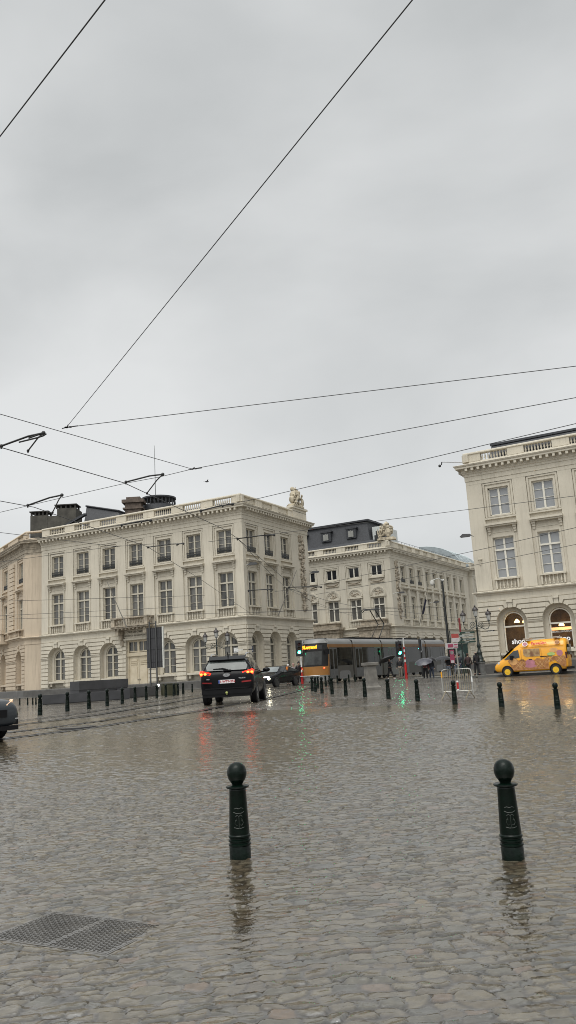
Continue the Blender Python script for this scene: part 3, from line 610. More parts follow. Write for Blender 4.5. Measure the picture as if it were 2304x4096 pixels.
# ---- building two: the block behind the tram
T2=.5051
B2=thing('tram_side_palace','cream palace with arched reliefs, two stone porches and a dark mansard, rising behind the tram','building',(13.4687,109.5268,.36),-T2,'cream palaces round the square')
wb,tb,cb,bb=MB(),MB(),MB(),MB()
LL,LR=19.5,35.4; CL=[2.1+3.467*i for i in range(5)]; CR=[4.8235+3.352*i for i in range(9)]
TBM[0]=M_STB
for i,(c,(b0,b1)) in enumerate(zip(CL,bounds(CL,LL))):
    fm=fl; orn=MB(); tb=MB()
    for a,b in((b0,c-1.25),(c+1.25,b1)): rect(wb,fm,a,b,6.4,15.42,0)
    for sg in(-1,1): wb.poly([fm(c+sg*1.25,6.4,0),fm(c+sg*1.25,15.42,0),fm(c+sg*1.25,15.42,-.12),fm(c+sg*1.25,6.4,-.12)])
    hole(wb,fm,c,c-1.25,c+1.25,6.4,12.42,half('r',.84,7.68,10.5),-.12,.24)
    hole(wb,fm,c,c-1.25,c+1.25,12.42,15.42,half('r',.82,13.56,14.98),-.12,.24)
    window(B2,fm,rl,'b2mid',c,7.68,-.28,M_FR,M_CUR); window(B2,fm,rl,'b2top',c,13.56,-.28,M_FR,M_DARKG)
    for s0,s1,z0,z1,n in((c-1.18,c-1.03,13.4,15.36,-.02),(c+1.03,c+1.18,13.4,15.36,-.02),(c-1.03,c+1.03,15.2,15.36,-.02),(c-1.0,c-.86,13.46,15.12,-.07),(c+.86,c+1.0,13.46,15.12,-.07),(c-.86,c+.86,15.0,15.12,-.07),(c-1.2,c+1.2,13.2,13.34,.1),(c-1.0,c-.86,7.6,10.6,-.05),(c+.86,c+1.0,7.6,10.6,-.05),(c-1.15,c+1.15,10.62,10.8,.06),(c-1.0,c+1.0,7.5,7.66,.12)): bx(tb,fm,s0,s1,z0,z1,-.125,n)
    for j in range(12):
        a0,a1=PI*j/12,PI*(j+1)/12
        for r0,r1,n in((1.0,1.17,-.0),(.86,1.0,-.06)):
            tb.add([fm(c+r*math.cos(a),10.86+r*math.sin(a),nn) for a in(a0,a1) for r in(r0,r1) for nn in(-.12,n)],[(0,1,3,2),(4,6,7,5),(0,4,5,1),(2,3,7,6),(1,5,7,3)])
    r_=random.Random(i)
    for j in range(26):
        a=r_.uniform(.15,PI-.15); r=r_.uniform(0,.7); orn.ball(fm(c+r*math.cos(a),10.95+r*math.sin(a),-.1),(r_.uniform(.05,.13),.07,r_.uniform(.05,.12)),6,4)
    for j in range(15):
        s=c-.9+j*.128; orn.ball(fm(s,12.95-.22*math.sin(PI*j/14),-.08),(.08,.08,.1),6,4)
    bx(orn,fm,c-1.02,c+1.02,12.55,12.62,-.12,.0)
    for j in range(7): baluster(tb,fm,c-.75+j*.25,6.7,7.5,.0,.08)
    rect(wb,fm,b0,b1,.86,5.72,0); courses(wb,fm,b0,b1,z1=5.6)
    tb.build('window_surround',M_STB,B2,smooth=40); orn.build('relief_panel',M_ORN,B2,smooth=60)
tb=MB()
for i,(c,(b0,b1)) in enumerate(zip(CR,bounds(CR,LR))):
    if i==0: b0=3.3
    bay_std(B2,wb,tb,fr_,rr,c,b0,b1,M_FRC,M_CUR,M_DARKG,rail=(i<3))
rect(wb,fr_,0,3.3,6.4,15.42,0); rect(wb,fr_,0,3.3,.86,5.72,0); courses(wb,fr_,0,3.3,z1=5.62)
wb.box(-LL,-1.2,24,25,-1,17); wb.box(-LL,-LL+.3,.7,24,-1,17); wb.box(-2,-1.2,LR,46,-1,17)
PLL=[(-LL,0),(0,0),(0,LR+.4),(.7,LR+.4),(.7,LR+10.5),(-8,LR+10.5)]
sweep(cb,PLL,CORN); modillions(cb,fl,.35,LL-.2); modillions(cb,fr_,.35,LR)
cb2=MB(); sweep(cb2,PLL,STRING)
PP=PLL; parabase(bb,PP); parapet(bb,fl,LL,CL,1.05); parapet(bb,fr_,LR,CR,.95,False)
# columned end bay far down the street
fe=lambda s,z,n:(.7+n,LR+.4+s,z)
rect(wb,fe,0,10.1,.86,5.72,0); courses(wb,fe,0,10.1,z1=5.6)
for a,b in((0,1.0),(9.2,10.1)): rect(wb,fe,a,b,6.4,15.42,0)
rect(wb,fe,1.0,9.2,6.4,15.42,-.8); wb.box(-.4,.7,LR+.38,LR+.42,.86,15.42)
for s in(1.5,4.0,6.6,9.0):
    x,y,_=fe(s,0,-.25); tb.lathe([(.42,6.6),(.42,6.8),(.34,6.9),(.3,13.9),(.3,14.1),(.36,14.2),(.34,14.5),(.5,15.0),(.5,15.2)],(x,y,0),10); tb.box(x-.5,x+.5,y-.5,y+.5,15.2,15.42)
for s in(2.75,5.3,7.8):
    window(B2,fe,rr,'mid',s,7.5,-.78,M_FRC,M_CUR); window(B2,fe,rr,'top',s,12.5,-.78,M_FRC,M_CUR)
bx(bb,fe,0,10.1,17.4,18.02,-.4,-.05)
wb.build('wall',M_STB,B2); tb.build('column',M_STB,B2,smooth=40); cb.build('cornice',M_STB,B2); cb2.build('string_course',M_STB,B2); bb.build('balustrade',M_STB,B2,smooth=50)
pb=MB(); sweep(pb,PLL,PLIN); pb.build('plinth',M_PL,B2)
trophy_relief(fr_,1.55,3.0,7.5,15.4,9).build('relief_panel',M_ORN,B2,smooth=60)
for s0,s1 in((.5,4.9),(7.5,12.4)):
    q=MB(); fm=fl; c=(s0+s1)/2
    f2=lambda s,z,n:fl(s,z,n+1.6)
    hole(q,f2,c,s0+.25,s1-.25,0,6.1,half('a',1.15,0,None,3.9),0,1.6)
    for s in(s0+.25,s1-.25): q.poly([fl(s,0,0),fl(s,0,1.6),fl(s,6.1,1.6),fl(s,6.1,0)])
    bx(q,fm,s0+.1,s1-.1,6.1,6.5,0,1.75); bx(q,fm,s0-.1,s1+.1,6.5,6.8,0,2.0); bx(q,fm,s0+.6,s1-.6,6.8,7.35,0,1.6); bx(q,fm,s0+.4,s1-.4,7.35,7.5,0,1.75)
    for a,b in((s0+.25,c-1.2),(c+1.2,s1-.25)):
        for j in range(13): bx(q,f2,a,b,.1+j*.42,.45+j*.42,-.02,.07)
    for j in range(14):
        a=PI*j/14+.05; q.ball(f2(c+1.28*math.cos(a),3.9+1.28*math.sin(a),.03),(.13,.1,.13),6,4)
    q.build('porch',M_ORN,B2,smooth=40)
    q=MB(); bx(q,fm,c-1.2,c+1.2,0,5.2,.02,.1); q.build('door',M('dark_oak',(.05,.035,.022),.5,var=.3,scale=3),B2)
mr=MB(); mr.add([(-LL,1.0,17.3),(-.8,1,17.3),(-.8,LR,17.3),(-LL,22,17.3),(-LL,4.6,19.3),(-3.3,4.6,19.3),(-3.3,LR,19.2),(-LL,22,19.3)],[(0,1,5,4),(1,2,6,5),(4,5,6,7),(2,3,7,6)])
mr.add([(-LL,6,19.3),(-5.2,6,19.3),(-5.2,14,19.3),(-LL,14,19.3),(-LL,6.9,22.6),(-5.9,6.9,22.6),(-5.9,13.2,22.6),(-LL,13.2,22.6)],[(0,1,5,4),(1,2,6,5),(2,3,7,6),(3,0,4,7)])
mr.box(-LL,-5.5,6.5,13.6,22.6,22.85); mf=mr.build('roof',M_SLATE,B2)
for s in(8.2,12.4,16.6):
    q=MB(); q.box(-s-.8,-s+.8,6.0,7.2,20.2,21.6); q.box(-s-.95,-s+.95,5.9,7.4,21.6,21.85); d_=q.build('dormer',M_SLATE,B2)
    q=MB(); q.box(-s-.42,-s+.42,5.9,5.99,20.4,21.3); q.box(-s-.04,-s+.04,5.85,5.9,20.4,21.4); d2=q.build('window',M('dormer_window',(.25,.25,.23),.4),d_)
q=MB(); q.box(-LL,-4.6,4.0,4.6,18.6,18.75); q.add([(-LL,2.2,18.35),(-4,2.2,18.35),(-5,4.4,18.9),(-LL,4.4,18.9)],[(0,1,2,3)]); q.build('gutter',M_ZINC,B2)
q=MB(); q.box(-5.15,-3.6,7,13,19.3,21.6); q.build('glazed_attic',M('pale_glazing',(.5,.52,.5),.3,var=.2,scale=4),B2)
q=MB()
y=2
while y<LR-1:
    q.box(-2.2,-2.16,y,y+.04,18.2,19.35); y+=1.1
for z in(18.75,19.33): q.box(-2.2,-2.16,2,LR-1,z,z+.04)
q.build('roof_railing',M('galvanised',(.22,.23,.23),.4,metal=.5),B2)
q=MB(); q.box(-3.2,-1.6,3.0,4.6,18.2,19.6); q.box(-3,-2.4,3.1,3.6,19.6,20.2); q.build('roof_unit',M_IRON,B2)
q=MB()
for j in range(8):
    a0,a1=PI/2*j/8,PI/2*(j+1)/8
    q.add([(-1-7*math.sin(a0) if False else -.5-7.5*(1-math.cos(a0)),LR-1.0,17.2+4.6*math.sin(a0)),(-.5-7.5*(1-math.cos(a1)),LR-1.0,17.2+4.6*math.sin(a1)),(-.5-7.5*(1-math.cos(a1)),LR+10,17.2+4.6*math.sin(a1)),(-.5-7.5*(1-math.cos(a0)),LR+10,17.2+4.6*math.sin(a0))],[(0,1,2,3)])
for j in range(9): 
    for i in range(8):
        a0,a1=PI/2*i/8,PI/2*(i+1)/8; y=LR-.9+j*1.3
        q.tube([(-.5-7.5*(1-math.cos(a0)),y,17.24+4.6*math.sin(a0)),(-.5-7.5*(1-math.cos(a1)),y,17.24+4.6*math.sin(a1))],.06,4)
q.add([(-.5-7.5*(1-math.cos(PI/2*i/8)),LR-1.0,17.2+4.6*math.sin(PI/2*i/8)) for i in range(9)]+[(-8,LR-1,17.2)],[list(range(10))])
q.build('curved_roof',M_ZINC,B2)
d2=Vector((math.sin(T2),math.cos(T2))); n2=Vector((math.cos(T2),-math.sin(T2)))
pp=Vector((13.4687,109.5268))-n2*.35+d2*.5
trophy('stone trophy of helmet and oval shield on the palace behind the tram',(pp.x,pp.y,.36+18.3),-T2+.35,1,1.12)
# ---- right building
TBM[0]=M_ST
TR=.506
BR=thing('shop_corner_palace','large cream palace at the right edge with arched shop windows behind the yellow van','building',(14.9112,65.4914,.36),-TR,'cream palaces round the square')
wb,tb,cb,bb=MB(),MB(),MB(),MB()
ff,rf0=FM('front'); fs_,rs=FM('lside')
LF=18.5; CF=[2.5551+3.572*i for i in range(5)]
M_SHOPG,t,b=newmat('shop_glass'); b.inputs['Transmission Weight'].default_value=.0
b.inputs['Base Color'].default_value=(.02,.018,.015,1); b.inputs['Roughness'].default_value=.04; b.inputs['Alpha'].default_value=.22
_nz=N('ShaderNodeTexNoise',t); _nz.inputs['Scale'].default_value=1.2; _mr=N('ShaderNodeMapRange',t); _mr.inputs[3].default_value=.16; _mr.inputs[4].default_value=.3; t.links.new(_nz.outputs[0],_mr.inputs[0]); t.links.new(_mr.outputs[0],b.inputs['Alpha'])
SHOPW=[]
for i,(c,(b0,b1)) in enumerate(zip(CF,bounds(CF,LF))):
    bay_std(BR,wb,tb,ff,rf0,c,b0,b1,M_FR,M_BLIND,M_SHOPG,'shop',rail=False)
CSD=[2.6+3.5*i for i in range(5)]
for i,(c,(b0,b1)) in enumerate(zip(CSD,bounds(CSD,19))): bay_std(BR,wb,tb,fs_,rs,c,b0,b1,M_FR,M_BLIND,M_DARKG,'arch',rail=False)
PR=[(0,19),(0,0),(LF,0)]
sweep(cb,PR,CORN); modillions(cb,ff,.3,LF); modillions(cb,fs_,.3,18.6)
cb2=MB(); sweep(cb2,PR,STRING); parabase(bb,PR); parapet(bb,ff,LF,CF,1.12); parapet(bb,fs_,19,CSD,1.1)
wb.box(.6,LF,18.5,19,-1,17)
wb.build('wall',M_ST,BR); cb.build('cornice',M_ST,BR); cb2.build('string_course',M_ST,BR); bb.build('balustrade',M_ST,BR,smooth=50)
pb=MB(); sweep(pb,PR,PLIN); pb.build('plinth',M_PL,BR)
q=MB(); q.add([(1.7,1.0,17.2),(LF,1.0,17.2),(LF,2.3,19.05),(1.9,2.3,19.0),(1.7,17.5,17.2),(1.9,16.5,19.0),(LF,16.5,19.0),(LF,9,20.2),(6,9,20.2)],[(0,1,2,3),(0,3,5,4),(3,2,7,8),(3,8,5),(8,7,6,5)])
q.box(1.8,LF,2.2,2.4,19.02,19.2); q.build('roof',M_SLATE,BR)
q=MB(); q.add([(2.4,.9,18.25),(LF,.9,18.55),(LF,1.6,18.8),(2.6,1.6,18.4)],[(0,1,2,3)]); q.box(3.2,LF,2.05,2.2,18.62,18.74); q.build('gutter',M_ZINC,BR)
# shop interior behind the arches
q=MB(); q.box(.9,LF-.2,3.9,4.0,.4,5.6); q.box(.9,LF-.2,.8,4.0,.3,.4); q.box(.9,LF-.2,.8,4.0,5.5,5.6)
for s in(4.35,7.95,11.5): q.box(s-.1,s+.1,.8,4.0,.4,5.5)
q.build('shop_interior',M('brown_interior',(.16,.11,.065),.7,var=.6,scale=1.5),BR)
M_WARM=M('warm_lamp_glow',(1,.8,.4),.5,emit=(1,.72,.28),es=9,var=0); M_STRIP=M('lit_shelf_strip',(1,.6,.3),.5,emit=(1,.5,.2),es=2.2,var=0)
q=MB(); q.box(4.6,7.8,3.0,3.1,3.15,3.38); q.box(8.2,11,3.0,3.1,3.2,3.3); q.build('lit_shelf',M_STRIP,BR)
q=MB()
r_=random.Random(4)
for j in range(30):
    s=r_.uniform(1.2,7.6); z=r_.uniform(.5,2.0); q.box(s,s+r_.uniform(.1,.5),2.6,3.0,z,z+r_.uniform(.1,.4))
q.build('shop_display',M('mixed_goods',(.3,.14,.08),.6,var=.8,scale=3),BR)
M_SHOPL=M('shop_lettering',(.85,.85,.85),.4,emit=(.9,.9,.95),es=.12,var=0)
for s in(2.75,6.2): text('shop',.54,M_SHOPL,BR,ff(s,2.42,-.52),(PI/2,0,0),'lettering',.01,.012)
text('BRUXELLES MUSEUM',.16,M_WHITE,BR,ff(6.15,2.95,-.52),(PI/2,0,0),'lettering',.004)
for s,z in((2.45,3.98),(3.1,3.95),(5.9,3.45)):
    q=MB(); q.lathe([(.02,.28),(.08,.24),(.2,.1),(.22,0),(.0,-.03)],(0,0,0),12); lp=thing('pendant_lamp','x','lamp',(0,0,0))
    P=Vector(ff(s,z+.36-.0,-2.0)); wx=14.9112+P.x*math.cos(-TR)-P.y*math.sin(-TR); wy=65.4914+P.x*math.sin(-TR)+P.y*math.cos(-TR)
    lp.location=(wx,wy,z+.36); q.build('lamp_shade',M_WARM,lp,smooth=50); q=MB(); q.tube([(0,0,.27),(0,0,5.86-z-.36)],.012,4); q.build('cord',M_IRON,lp)
    ld=bpy.data.lights.new('lamp_light','POINT'); ld.energy=45; ld.color=(1,.68,.34); ld.shadow_soft_size=.2; lo=bpy.data.objects.new('lamp_light',ld); COL.objects.link(lo); lo.parent=lp; lo.location=(0,0,-.35)
    lp['label']={2.45:'glowing warm pendant lamp at upper left inside the left shop arch',3.1:'glowing warm pendant lamp at upper right inside the left shop arch',5.9:'small glowing pendant lamp inside the right shop arch'}[s]; lp['group']='pendant lamps in the shop windows'
plaque(BR,ff,0,.78,3.43,.62,.3,M_BLACKP,['RUE','ROYALE'],M_WHITE,.11)
q=MB(); bx(q,ff,.38,.72,9.15,9.2,0,.12); bx(q,ff,.5,.58,8.7,9.15,0,.1); q.build('wall_lamp',M_FRC,BR)
q=MB()
for z in(1.98,2.2,2.42): bx(q,ff,.75,1.05,z-.02,z,.0,.06)
bx(q,ff,.75,.77,1.96,2.42,0,.06); bx(q,ff,1.03,1.05,1.96,2.42,0,.06); q.build('wall_bracket',M_FRC,BR)
# security camera arm on the parapet corner
q=MB(); q.tube([(0,0,0),(-1.75,-.15,.1)],.035,6); cm=tag(q.build('security_camera',M('grey_metal',(.4,.4,.4),.4,metal=.3),None,(14.75,65.1,17.72)),'small dome security camera on a thin arm off the right palace parapet','camera')
q=MB(); q.tube([(-1.75,-.15,.1),(-1.8,-.15,-.15)],.05,6); q.ball((-1.95,-.15,-.22),.12); q.build('camera_dome',M_IRON,cm)
# ---- left block beyond the corner
TBM[0]=M_STL
TL=.982
B0=thing('ochre_side_palace','weathered ochre palace with quoins at the left edge, behind the grey car','building',(-29.35,88.1,.36),-TL,'cream palaces round the square')
wb,tb,cb,bb=MB(),MB(),MB(),MB(); C0=[2.1,8.7,12.7,16.6]; L0=20
for i,(c,(b0,b1)) in enumerate(zip(C0,bounds(C0,L0))): bay_std(B0,wb,tb,fl,rl,c,b0,b1,M_FRC,M_CUR,M_DARKG,'arch')
for s0,s1 in((4.2,6.3),):
    j=0
    while 6.7+j*.5<15: bx(wb,fl,s0,s1,6.7+j*.5,7.12+j*.5,-.02,.16); j+=1
P0=[(-L0,0),(-6.5,0),(-6.5,-.25),(-4,-.25),(-4,0),(0,0),(1.25,1.5)]
Q0=[(-L0,0),(0,0),(1.25,1.5)]
sweep(cb,Q0,CORN); modillions(cb,fl,.3,L0); cb2=MB(); sweep(cb2,Q0,STRING); parabase(bb,Q0); parapet(bb,fl,L0,C0,1.1)
# short return wall that meets the corner palace
a_,b_=(0,0),(1.28,1.52)
wb.add([(a_[0],a_[1],.8),(b_[0],b_[1],.8),(b_[0],b_[1],15.5),(a_[0],a_[1],15.5)],[(0,1,2,3)])
wb.build('wall',M_STL,B0); cb.build('cornice',M_ORN,B0); cb2.build('string_course',M_STL,B0); bb.build('balustrade',M_STL,B0,smooth=50)
pb=MB(); sweep(pb,Q0,PLIN); pb.build('plinth',M_PL,B0)
bk=MB(); bx(bk,fl,6.5,L0,6.5,7.4,.6,.9); bx(bk,fl,6.2,L0,7.35,7.5,.5,1.0); bx(bk,fl,6.5,L0,6.2,6.5,0,1.0)
for i in range(8): baluster(bk,fl,1.2+i*.5,6.6,7.35,.35,.09)
bx(bk,fl,.3,6.2,7.3,7.45,.1,.55); bx(bk,fl,.3,6.2,6.5,6.65,0,.55); bk.ball(fl(9.5,8.0,.75),(.5,.5,.28),8,6); bk.ball(fl(9.5,7.65,.75),(.25,.25,.2),8,6)
bk.build('balcony',M_STL,B0,smooth=45)
q=MB(); bx(q,fl,2.1-.8,2.1+.8,0,4.4,-.64,-.58); q.build('door',M('brown_carved_door',(.16,.08,.035),.6,var=.6,scale=3),B0)
q=MB(); q.add([(-L0,1,17.3),(1.5,1.6,17.3),(0,7,20.6),(-L0,7,20.6)],[(0,1,2,3)]); q.box(-L0,-.3,6.8,7.2,20.5,20.75); q.build('roof',M_SLATE,B0)
# ---- roofscape behind the parapets: each stands on a rear building
q=MB(); q.box(-32.7,-30.5,100,102.2,12,22.85); q.box(-30.5,-29.3,100.05,102,12,22.7); q.box(-29.3,-26.9,100,103,12,23.6); ch=tag(q.build('chimney_block',M('grey_brown_brick',(.075,.07,.058),.85,var=.4,scale=1.2,bump=.4)),'long sooty brick chimney wall with two pot rows above the left parapet','chimney')
q=MB()
for x0,x1,z,k in((-32.7,-30.5,22.9,5),(-29.5,-26.9,23.6,5)):
    for i in range(k): x=x0+.12+(x1-x0-.24)*i/(k-1); q.box(x-.1,x+.1,100.05,100.25,z,z+.4); q.box(x-.1,x+.1,101.7,101.9,z,z+.4)
    q.box(x0-.12,x1+.12,99.9,102.1,z+.4,z+.52)
q.build('chimney_cap',M_SOOT,ch)
q=MB(); q.box(-26.7,-20,103,112,12,21.2)
q.add([(-26.8,103,21.2),(-21.2,103,21.2),(-19.6,106,21.2),(-20,112,21.2),(-26.8,112,21.2),(-26.6,104.2,24.6),(-22.5,104.2,23.7),(-20.6,107,23.2),(-21,111,23.2),(-26.6,111,24.6)],[(0,1,6,5),(1,2,7,6),(2,3,8,7),(5,6,7,8,9),(0,5,9,4)])
q.tube([(-26.7,104.1,24.65),(-22.4,104.1,23.75),(-20.4,107,23.25),(-20.8,111,23.25)],.12,6)
tag(q.build('mansard_attic',M_SLATE),'dark slate mansard attic with rounded end beside the sooty chimney','roof')
q=MB()
for x,w_,z0,z1 in((-19.1,1.0,12,22.4),(-19.1,1.25,22.4,22.6),(-19.1,1.0,22.6,23.2),(-19.1,1.35,23.2,23.6),(-19.1,.85,23.6,23.95)): q.box(x-w_,x+w_,98-w_*.7,98+w_*.7,z0,z1)
tag(q.build('stone_chimney',M_DST,smooth=None),'broad brown stone chimney stack beside the round lantern','chimney')
q=MB(); q.lathe([(1.9,12),(1.9,22.2),(2.3,22.5),(2.2,23.1),(1.9,23.3)],(-16.4,100.5,0),24); lt=tag(q.build('roof_lantern',M_SLATE,smooth=40),'dark round roof lantern ringed by a small balustrade above the palace','roof lantern')
q=MB()
for i in range(26):
    a=2*PI*i/26; q.lathe([(.07,0),(.05,.15),(.1,.4),(.05,.7),(.08,.9)],(-16.4+2.05*math.cos(a),100.5+2.05*math.sin(a),23.2),5)
q.lathe([(1.9,24.05),(2.2,24.05),(2.2,24.25),(1.9,24.25)],(-16.4,100.5,0),24); q.build('balustrade',M_SLATE,lt,smooth=40)
q=MB(); q.tube([(0,0,0),(0,0,3.5),(0,0,8.0)],[.07,.05,.03],6); q.box(-.15,.15,-.15,.15,-.02,.2)
tag(q.build('antenna_mast',M('mast_grey',(.25,.26,.26),.5),None,(-16.8,100.5,23.3)),'thin grey antenna mast rising from the round roof lantern','antenna')
# low rear block that carries the chimneys and attic
q=MB(); q.box(-33,-12,98,114,0,19.0); q.add([(-33,98,19.0),(-12,98,19.0),(-13,101,20.4),(-32,101,20.4)],[(0,1,2,3)]); q.box(-32,-13,101,113,19.0,20.4)
tag(q.build('rear_block',M_SLATE),'dark slate rear block half hidden behind the long parapet','building')
# ---------------------------------------------------------------- pavements, kerbs and tram track
M_PAV=M('wet_flagstones',(.21,.2,.18),.22,var=.25,scale=1.2,bump=.2); M_KERB=M('wet_kerbstone',(.10,.098,.09),.25,var=.25,scale=3)
def pavement(front,back,top,h=.16):
    q=MB(); q.cur=0; pts=[(x,y,top) for x,y in front]+[(x,y,top) for x,y in back[::-1]]; q.poly(pts)
    q.cur=1
    for a,b in zip(front,front[1:]):
        d=Vector((b[0]-a[0],b[1]-a[1])).normalized(); n=Vector((d.y,-d.x))*.3
        q.add([(a[0],a[1],top+.004),(b[0],b[1],top+.004),(b[0]+n.x,b[1]+n.y,top+.004),(a[0]+n.x,a[1]+n.y,top+.004),(b[0]+n.x,b[1]+n.y,top-h-.3),(a[0]+n.x,a[1]+n.y,top-h-.3)],[(0,1,2,3),(3,2,4,5)])
    return struct(q.build('pavement',[M_PAV,M_KERB]))
pavement([(7.2,69.4),(13.2,60.2),(21,56),(40,46)],[(9.5,74),(17,66),(22,62),(44,50)],.40)
pavement([(-34,88),(-27.5,83.6),(-4.2,71.6),(-.2,77),(4,86)],[(-34,92),(-27.5,88),(-4.5,75.3),(-2,79),(2,87)],.50)
def rail(pts,wd=.13):
    # groove and steel of a rail laid flush in the stones, drawn as a swept strip
    P=[]
    for i in range(len(pts)-1):
        a,b=Vector(pts[i]),Vector(pts[i+1]); n=max(2,int((b-a).length/1.2))
        P+= [a.lerp(b,k/n) for k in range(n)]
    P.append(Vector(pts[-1])); q=MB(); vs=[]
    for i,p in enumerate(P):
        d=(P[min(i+1,len(P)-1)]-P[max(i-1,0)]).normalized(); n=Vector((-d.y,d.x))
        for o,dz in((-wd,.026),(-wd*.45,.03),(-wd*.44,.022),(wd*.55,.022),(wd*.56,.03),(wd,.026)): vs.append((p.x+n.x*o,p.y+n.y*o,gh(p.x+n.x*o,p.y+n.y*o)+dz))
    for j in range(5):
        q.cur=1 if j in(0,4) else 0
        q.add(vs,[(i*6+j,i*6+j+1,(i+1)*6+j+1,(i+1)*6+j) for i in range(len(P)-1)])
    return struct(q.build('tram_rail',[M('rail_groove',(.02,.02,.02),.3),M('rail_steel',(.055,.055,.055),.3,metal=.3,var=.3)]))
rail([(-26,10),(-16,16.5),(-10.5,21.5),(-8.25,24.4),(-7.4,27.8),(-6.75,38.3),(-5.9,47),(-4.2,56),(-1.6,63),(3,70),(14,90)],.085)
rail([(-25,7),(-14,14.5),(-9.2,19.6),(-7.84,21.6),(-7.08,23.4),(-6.3,25.9),(-5.75,31),(-5.2,37.5),(-4.5,45),(-3.0,54),(-.6,60.5),(4.2,68.5),(15.5,89)])
rail([(-22,7),(-12,13.8),(-8.3,17.6),(-6.79,19.8),(-6.14,20.8),(-5.35,22.2),(-4.5,26),(-4.0,31),(-3.5,37),(-2.7,46),(-1.2,54),(1.0,61),(5,66)],.085)
rail([(-21,4.5),(-11,12.3),(-8,15.8),(-6.46,18.1),(-5.6,19.3),(-4.9,20.4),(-3.0,24.9),(-2.0,28.5),(-1.25,32.3),(-.5,38),(.2,45),(1.2,52),(2.9,58),(6,64)])
q=MB(); q.lathe([(0,0),(.42,0),(.42,.004),(.47,.006),(.47,-.02)],(0,0,0),28)
tag(q.build('manhole_cover',M('cast_iron_wet',(.07,.07,.072),.25,metal=.3,var=.3,scale=12),None,(-5.5,20.35,gh(-5.5,20.35)+.03)),'round dark iron manhole cover between the tram rails','manhole cover')
# rectangular grated cover in the foreground
A,Bp,C=Vector((-1.83,4.93)),Vector((-1.12,4.55)),Vector((-.9,5.0)); ux=(Bp-A).normalized(); uy=Vector((-ux.y,ux.x))
ang=math.atan2(ux.y,ux.x); wd,hd=(Bp-A).length+.05,.5
cv=thing('drain_cover','checkered two-leaf iron drain cover sunk in the foreground cobbles','drain cover',(A.x,A.y,.0105),ang)
M_CI=M('worn_checker_iron',(.085,.08,.072),.16,var=.4,scale=5,spec=.9,bump=.3)
q=MB()
for x0,x1,y0,y1 in((-.012,wd+.012,-.012,0),(-.012,wd+.012,hd,hd+.012),(-.012,0,0,hd),(wd,wd+.012,0,hd)): q.box(x0,x1,y0,y1,-.02,.003)
q.box(wd/2-.006,wd/2+.008,0,hd,-.02,.0022); q.build('frame',M_CI,cv)
for k in range(2):
    x0,x1=.006+k*(wd/2),wd/2-.004+k*(wd/2); q=MB(); q.box(x0,x1,.006,hd-.006,-.02,.003)
    i=0; y=.025
    while y<hd-.02:
        x=x0+.012+((i*7)%3)*.0093
        while x<x1-.02: 
            q.box(x-.0085,x+.0085,y-.003,y+.003,.003,.006) if i%2 else q.box(x-.003,x+.003,y-.0085,y+.0085,.003,.006)
            x+=.028
        y+=.0145; i+=1
    q.build('cover_leaf',M_CI,cv)
# ---------------------------------------------------------------- vehicles (local: x forward, y left, z up)
def subsurf(o,l=1):
    m_=o.modifiers.new('s','SUBSURF'); m_.levels=l; m_.render_levels=l; return o
def loft(mb,st):
    """st: stations (x,[(y,z)...]) of the left half from the underside centre to the roof centre"""
    n=len(st[0][1]); ring=2*n-2; vs=[]
    for x,pr in st:
        xs_=x if isinstance(x,(list,tuple)) else [x]*n
        vs+=[(xs_[i],y,z) for i,(y,z) in enumerate(pr)]+[(xs_[i],-pr[i][0],pr[i][1]) for i in range(n-2,0,-1)]
    fs=[(i*ring+j,i*ring+(j+1)%ring,(i+1)*ring+(j+1)%ring,(i+1)*ring+j) for i in range(len(st)-1) for j in range(ring)]
    fs+=[list(range(ring))[::-1],[(len(st)-1)*ring+j for j in range(ring)]]
    mb.add(vs,fs)
def station(x,zb,hs,zm,hm,zbelt,hbelt,ztop,htop,zroof): return (x,[(0,zb),(hs*.8,zb),(hs,zb+.07),(hm,zm),(hbelt,zbelt),(htop,ztop),(htop*.72,zroof-.02),(0,zroof)])
def strip(mb,st,i0,i1,f0,f1,side,off,lo=4,hi=5,xcut=(0,0)):
    """glass patch that follows the body between belt (lo) and top (hi)"""
    up_,dn=[],[]
    for k in range(i0,i1+1):
        x,pr=st[k]; a,b=Vector(pr[lo]),Vector(pr[hi])
        p=a.lerp(b,f0); q=a.lerp(b,f1); dx=xcut[0] if k==i0 else (xcut[1] if k==i1 else 0)
        dn.append((x+dx,side*(p.x+off),p.y)); up_.append((x+dx,side*(q.x+off),q.y))
    n=len(dn); mb.add(dn+up_,[(k,k+1,n+k+1,n+k) for k in range(n-1)])
M_TYRE=M('tyre_rubber',(.018,.018,.018),.7,var=.2); M_RIM=M('alloy_rim',(.35,.35,.36),.3,metal=.7,var=.1); M_CHR=M('chrome',(.6,.6,.6),.15,metal=.9,var=.05)
M_GLS=M('car_glass',(.03,.034,.034),.04,var=.3,scale=.8,spec=.8); M_TRIM=M('black_plastic',(.008,.008,.009),.55,var=.2,spec=.15)
